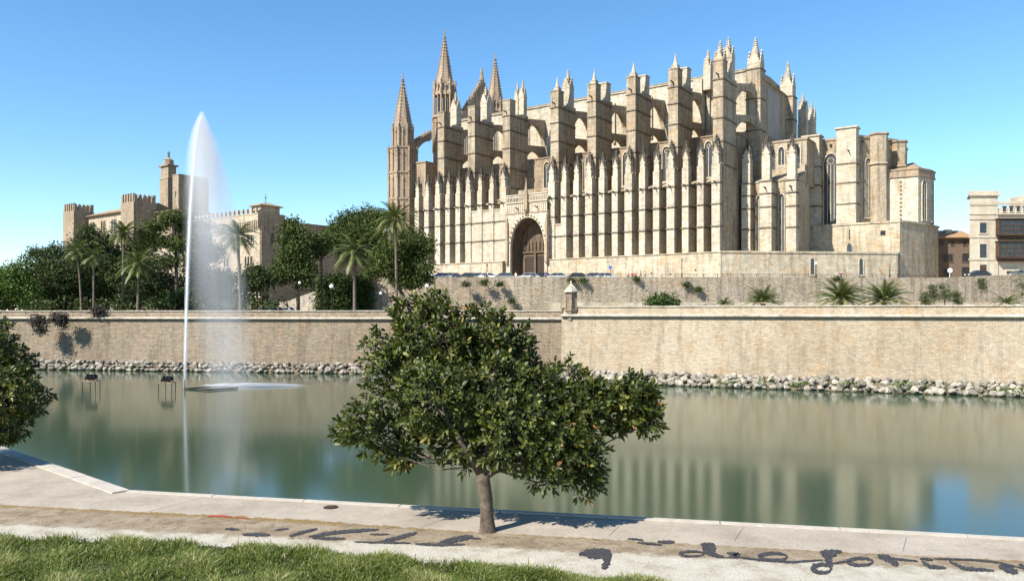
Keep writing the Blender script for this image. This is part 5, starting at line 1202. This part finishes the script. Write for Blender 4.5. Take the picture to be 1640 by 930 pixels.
lamp(1425, 136, 14, ZH(426, 136)-14, 'terrace lamp near the right end of the low wall', False)
lamp(780, 137, 14, ZH(428, 137)-14, 'short terrace lamp left of the portal', False)
def sign(px, py, D, zb, r, mat, label):
    p = PW(px, 0, D); root = empty('round_sign', (p.x, D, zb), label, 'sign'); H = ZH(py, D)-zb
    m = MB(); m.tube([(0, 0, 0), (0, 0, H)], .05, 6); m.build('post', 'iron' if mat != 'white' else 'white', root)
    m = MB(); m.ngon(0, 0, r, r, 0, .04, 20); m.xf(Matrix.Translation((0, -.08, H)) @ Matrix.Rotation(R(90), 4, 'X')); m.build('sign_disc', mat, root)
sign(1521, 433, 139, 13.8, .42, 'white', 'round white sign on a post below the shaded corner house')
sign(977.5, 428, 139, 13.9, .3, 'bluepaint', 'round blue sign on a thin post before the cathedral plinth')
# cars
def car_meshes():
    b = MB(); prof = [(-2.1, .35), (-2.15, .75), (-1.95, .95), (-1.35, 1.0), (1.1, .98), (1.95, .85), (2.15, .65), (2.15, .32)]
    b.outline(prof, 'x', -.85, .85); c = MB()
    low = [(-1.7, .99), (1.15, .97)]; i = 0
    c.v = [(-1.75, -.78, .96), (1.2, -.78, .96), (1.2, .78, .96), (-1.75, .78, .96), (-1.25, -.62, 1.42), (.35, -.62, 1.42), (.35, .62, 1.42), (-1.25, .62, 1.42)]
    c.f = [(0, 1, 5, 4), (1, 2, 6, 5), (2, 3, 7, 6), (3, 0, 4, 7), (4, 5, 6, 7)]
    r = MB(); r.prism([(-1.28, -.63), (.38, -.63), (.38, .63), (-1.28, .63)], 1.42, 1.47)
    for x0, x1 in ((-1.75, -1.25), (1.2, .35)):
        for y0, y1 in ((-.79, -.63), (.79, .63)): r.tube([(x0, y0, .97), (x1, y1, 1.44)], .04, 5)
    for y0, y1 in ((-.8, -.64), (.8, .64)): r.tube([(-.4, y0, .97), (-.4, y1, 1.44)], .035, 5)
    w = MB(); w.ngon(0, 0, .31, .31, -.1, .1, 16); w.xf(Matrix.Rotation(R(90), 4, 'X')); l = MB(); l.box(2.1, 2.17, -.2, .2, .62, .76)
    return b, c, r, w, l
bC, cC, rC, wC, lC = car_meshes()
gl_ = cC.mesh('car_windows', M['glass']); wh_ = wC.mesh('wheel', M['tyre']); li_ = lC.mesh('headlight', M['white'])
BOD = {k: (bC.mesh('car_body', M['car_'+k]), rC.mesh('car_roof', M['car_'+k])) for k in ('white', 'silver', 'black', 'blue', 'red', 'grey')}
def car(px, D, col, label, zb=TZ-.12, rz=None):
    p = PW(px, 0, D); root = empty('parked_car', (p.x, D, zb), label, 'car', 'cars parked on the terrace', rz=rz if rz is not None else random.choice((0, math.pi))+random.uniform(-.1, .1))
    put('body', BOD[col][0], root); put('roof', BOD[col][1], root); put('window', gl_, root)
    for x in (-1.35, 1.35):
        for y in (-.82, .82): put('wheel', wh_, root, (x, y, .31))
    for y in (-.6, .6): put('headlight', li_, root, (0, y, 0))
for px, col, lab in ((706, 'silver', 'silver car first in the terrace row beside the leaning pine'), (729, 'blue', 'dark blue car second in the row from the leaning pine'), (748, 'black', 'black car between a blue and a white car on the terrace'), (765, 'grey', 'grey car left of the short terrace lamp'), (784, 'white', 'white car right of the short terrace lamp'), (806, 'grey', 'grey car at the left edge of the portal'), (846, 'silver', 'silver car in front of the portal arch'), (866, 'black', 'black car at the right side of the portal arch'), (889, 'silver', 'silver car just right of the portal'), (928, 'black', 'black car above the sentry box'), (948, 'grey', 'dark grey car right of the black car above the sentry box'), (971, 'silver', 'silver car beside the round blue sign'), (1566, 'black', 'dark car in front of the town house left door'), (1632, 'grey', 'grey car in front of the town house entrance')):
    car(px, 146 if px < 1200 else 150, col, lab, zb=13.75 if px < 1200 else 14.4)
car(435, 128, 'silver', 'silver car parked in the park beyond the falling spray', 7.35, .5)
car(455, 131, 'white', 'white car parked in the park below the stairs', 7.35, 2.8)

def person(px, D, zb, label, shirt, trousers, stride=.15, arm=.1, face=0, sc=1.0, hair=True):
    p = PW(px, 0, D); root = empty('person', (p.x, D, zb), label, 'person', rz=face)
    def skin(name, V, E, Rr, mat, parent, sub=1):
        me = bpy.data.meshes.new(name); me.from_pydata(V, E, []); me.materials.append(M[mat])
        o = bpy.data.objects.new(name, me); C.objects.link(o); o.parent = parent
        md = o.modifiers.new('s', 'SKIN'); sv_ = me.skin_vertices[0].data
        for v, r_ in zip(sv_, Rr): v.radius = (r_ if isinstance(r_, tuple) else (r_, r_))
        sv_[0].use_root = True
        m2 = o.modifiers.new('u', 'SUBSURF'); m2.levels = sub; m2.render_levels = sub; return o
    V = [(0, 0, .93), (0, 0, 1.15), (0, 0, 1.4), (0, 0, 1.5), (0, -.01, 1.57), (0, -.015, 1.66), (0, -.01, 1.74)]; E = [(0, 1), (1, 2), (2, 3), (3, 4), (4, 5), (5, 6)]
    Rr = [(.15, .10), (.13, .09), (.16, .1), (.055, .055), (.07, .08), (.078, .095), (.05, .06)]
    for s in (-1, 1):
        i = len(V); st = stride*s
        V += [(s*.09, 0, .88), (s*.1, -st*.6, .5), (s*.1, -st+.03, .1), (s*.1, -st-.02, .04), (s*.1, -st-.16, .03)]; E += [(0, i), (i, i+1), (i+1, i+2), (i+2, i+3), (i+3, i+4)]; Rr += [.088, .06, .042, .04, .03]
        i = len(V); a = -arm*s
        V += [(s*.19, 0, 1.4), (s*.22, a*.5, 1.12), (s*.23, a-.06, .88), (s*.23, a-.08, .8)]; E += [(2, i), (i, i+1), (i+1, i+2), (i+2, i+3)]; Rr += [.052, .04, .03, .032]
        for k in range(5):
            f = len(V); V.append((s*.23+(k-2)*.0, a-.08+(k-1.5)*.02, .72+(0 if 0 < k < 4 else .02))); E.append((i+3, f)); Rr.append(.009)
    bd = skin('body', V, E, Rr, 'skin', root)
    V = [(0, 0, .9), (0, 0, 1.15), (0, 0, 1.42)]; E = [(0, 1), (1, 2)]; Rr = [(.17, .12), (.15, .11), (.165, .115)]
    for s in (-1, 1):
        i = len(V); a = -arm*s; V += [(s*.19, 0, 1.41), (s*.22, a*.5, 1.13)]; E += [(2, i), (i, i+1)]; Rr += [.064, .053]
    skin('shirt', V, E, Rr, 'cloth_'+shirt, root)
    V = [(0, 0, .93)]; E = []; Rr = [(.165, .118)]
    for s in (-1, 1):
        i = len(V); st = stride*s; V += [(s*.09, 0, .86), (s*.1, -st*.6, .5), (s*.1, -st+.03, .12)]; E += [(0, i), (i, i+1), (i+1, i+2)]; Rr += [.1, .074, .06]
    skin('trousers', V, E, Rr, 'cloth_'+trousers, root)
    m = MB()
    for k in range(3): a, b = math.pi/2*k/3, math.pi/2*(k+1)/3; m.ngon(0, .015, .095*math.cos(a), max(.01, .095*math.cos(b)), 1.68+.12*math.sin(a), 1.68+.12*math.sin(b), 10)
    m.build('hair', 'hair', root)
for px, lab, sh_, trs, f in ((1006, 'person in pale top leftmost of the group on the terrace', 'cream', 'navy', .6), (1013, 'person in red top on the terrace by the plinth', 'red', 'black', -.4), (1018, 'person in pink top beside the one in red', 'pink', 'navy', .3), (1026, 'person in dark top right of the one in pink', 'black', 'tan', 1.5), (1033, 'person in white top walking alone right of the group', 'cream', 'grey', 1.4), (874, 'person in purple standing at the right jamb of the portal', 'purple', 'navy', .2), (826, 'person in cream top at the left of the portal', 'cream', 'grey', -.5), (1341, 'person in cream top standing between the two slit windows', 'cream', 'black', .5), (1347, 'person in navy top beside the one in cream by the low wall', 'navy', 'black', -.3)):
    person(px, 141 if px not in (874, 826) else 144, TZ-.45 if px not in (874,) else TZ-.2, lab, sh_, trs, random.uniform(.05, .22), random.uniform(.02, .15), f)
person(1128, 96, 7.6, 'person on the promenade behind the lake wall left of the palms', 'grey', 'navy', .1, .1, .4)
print('SCENE OK', len(bpy.data.objects))
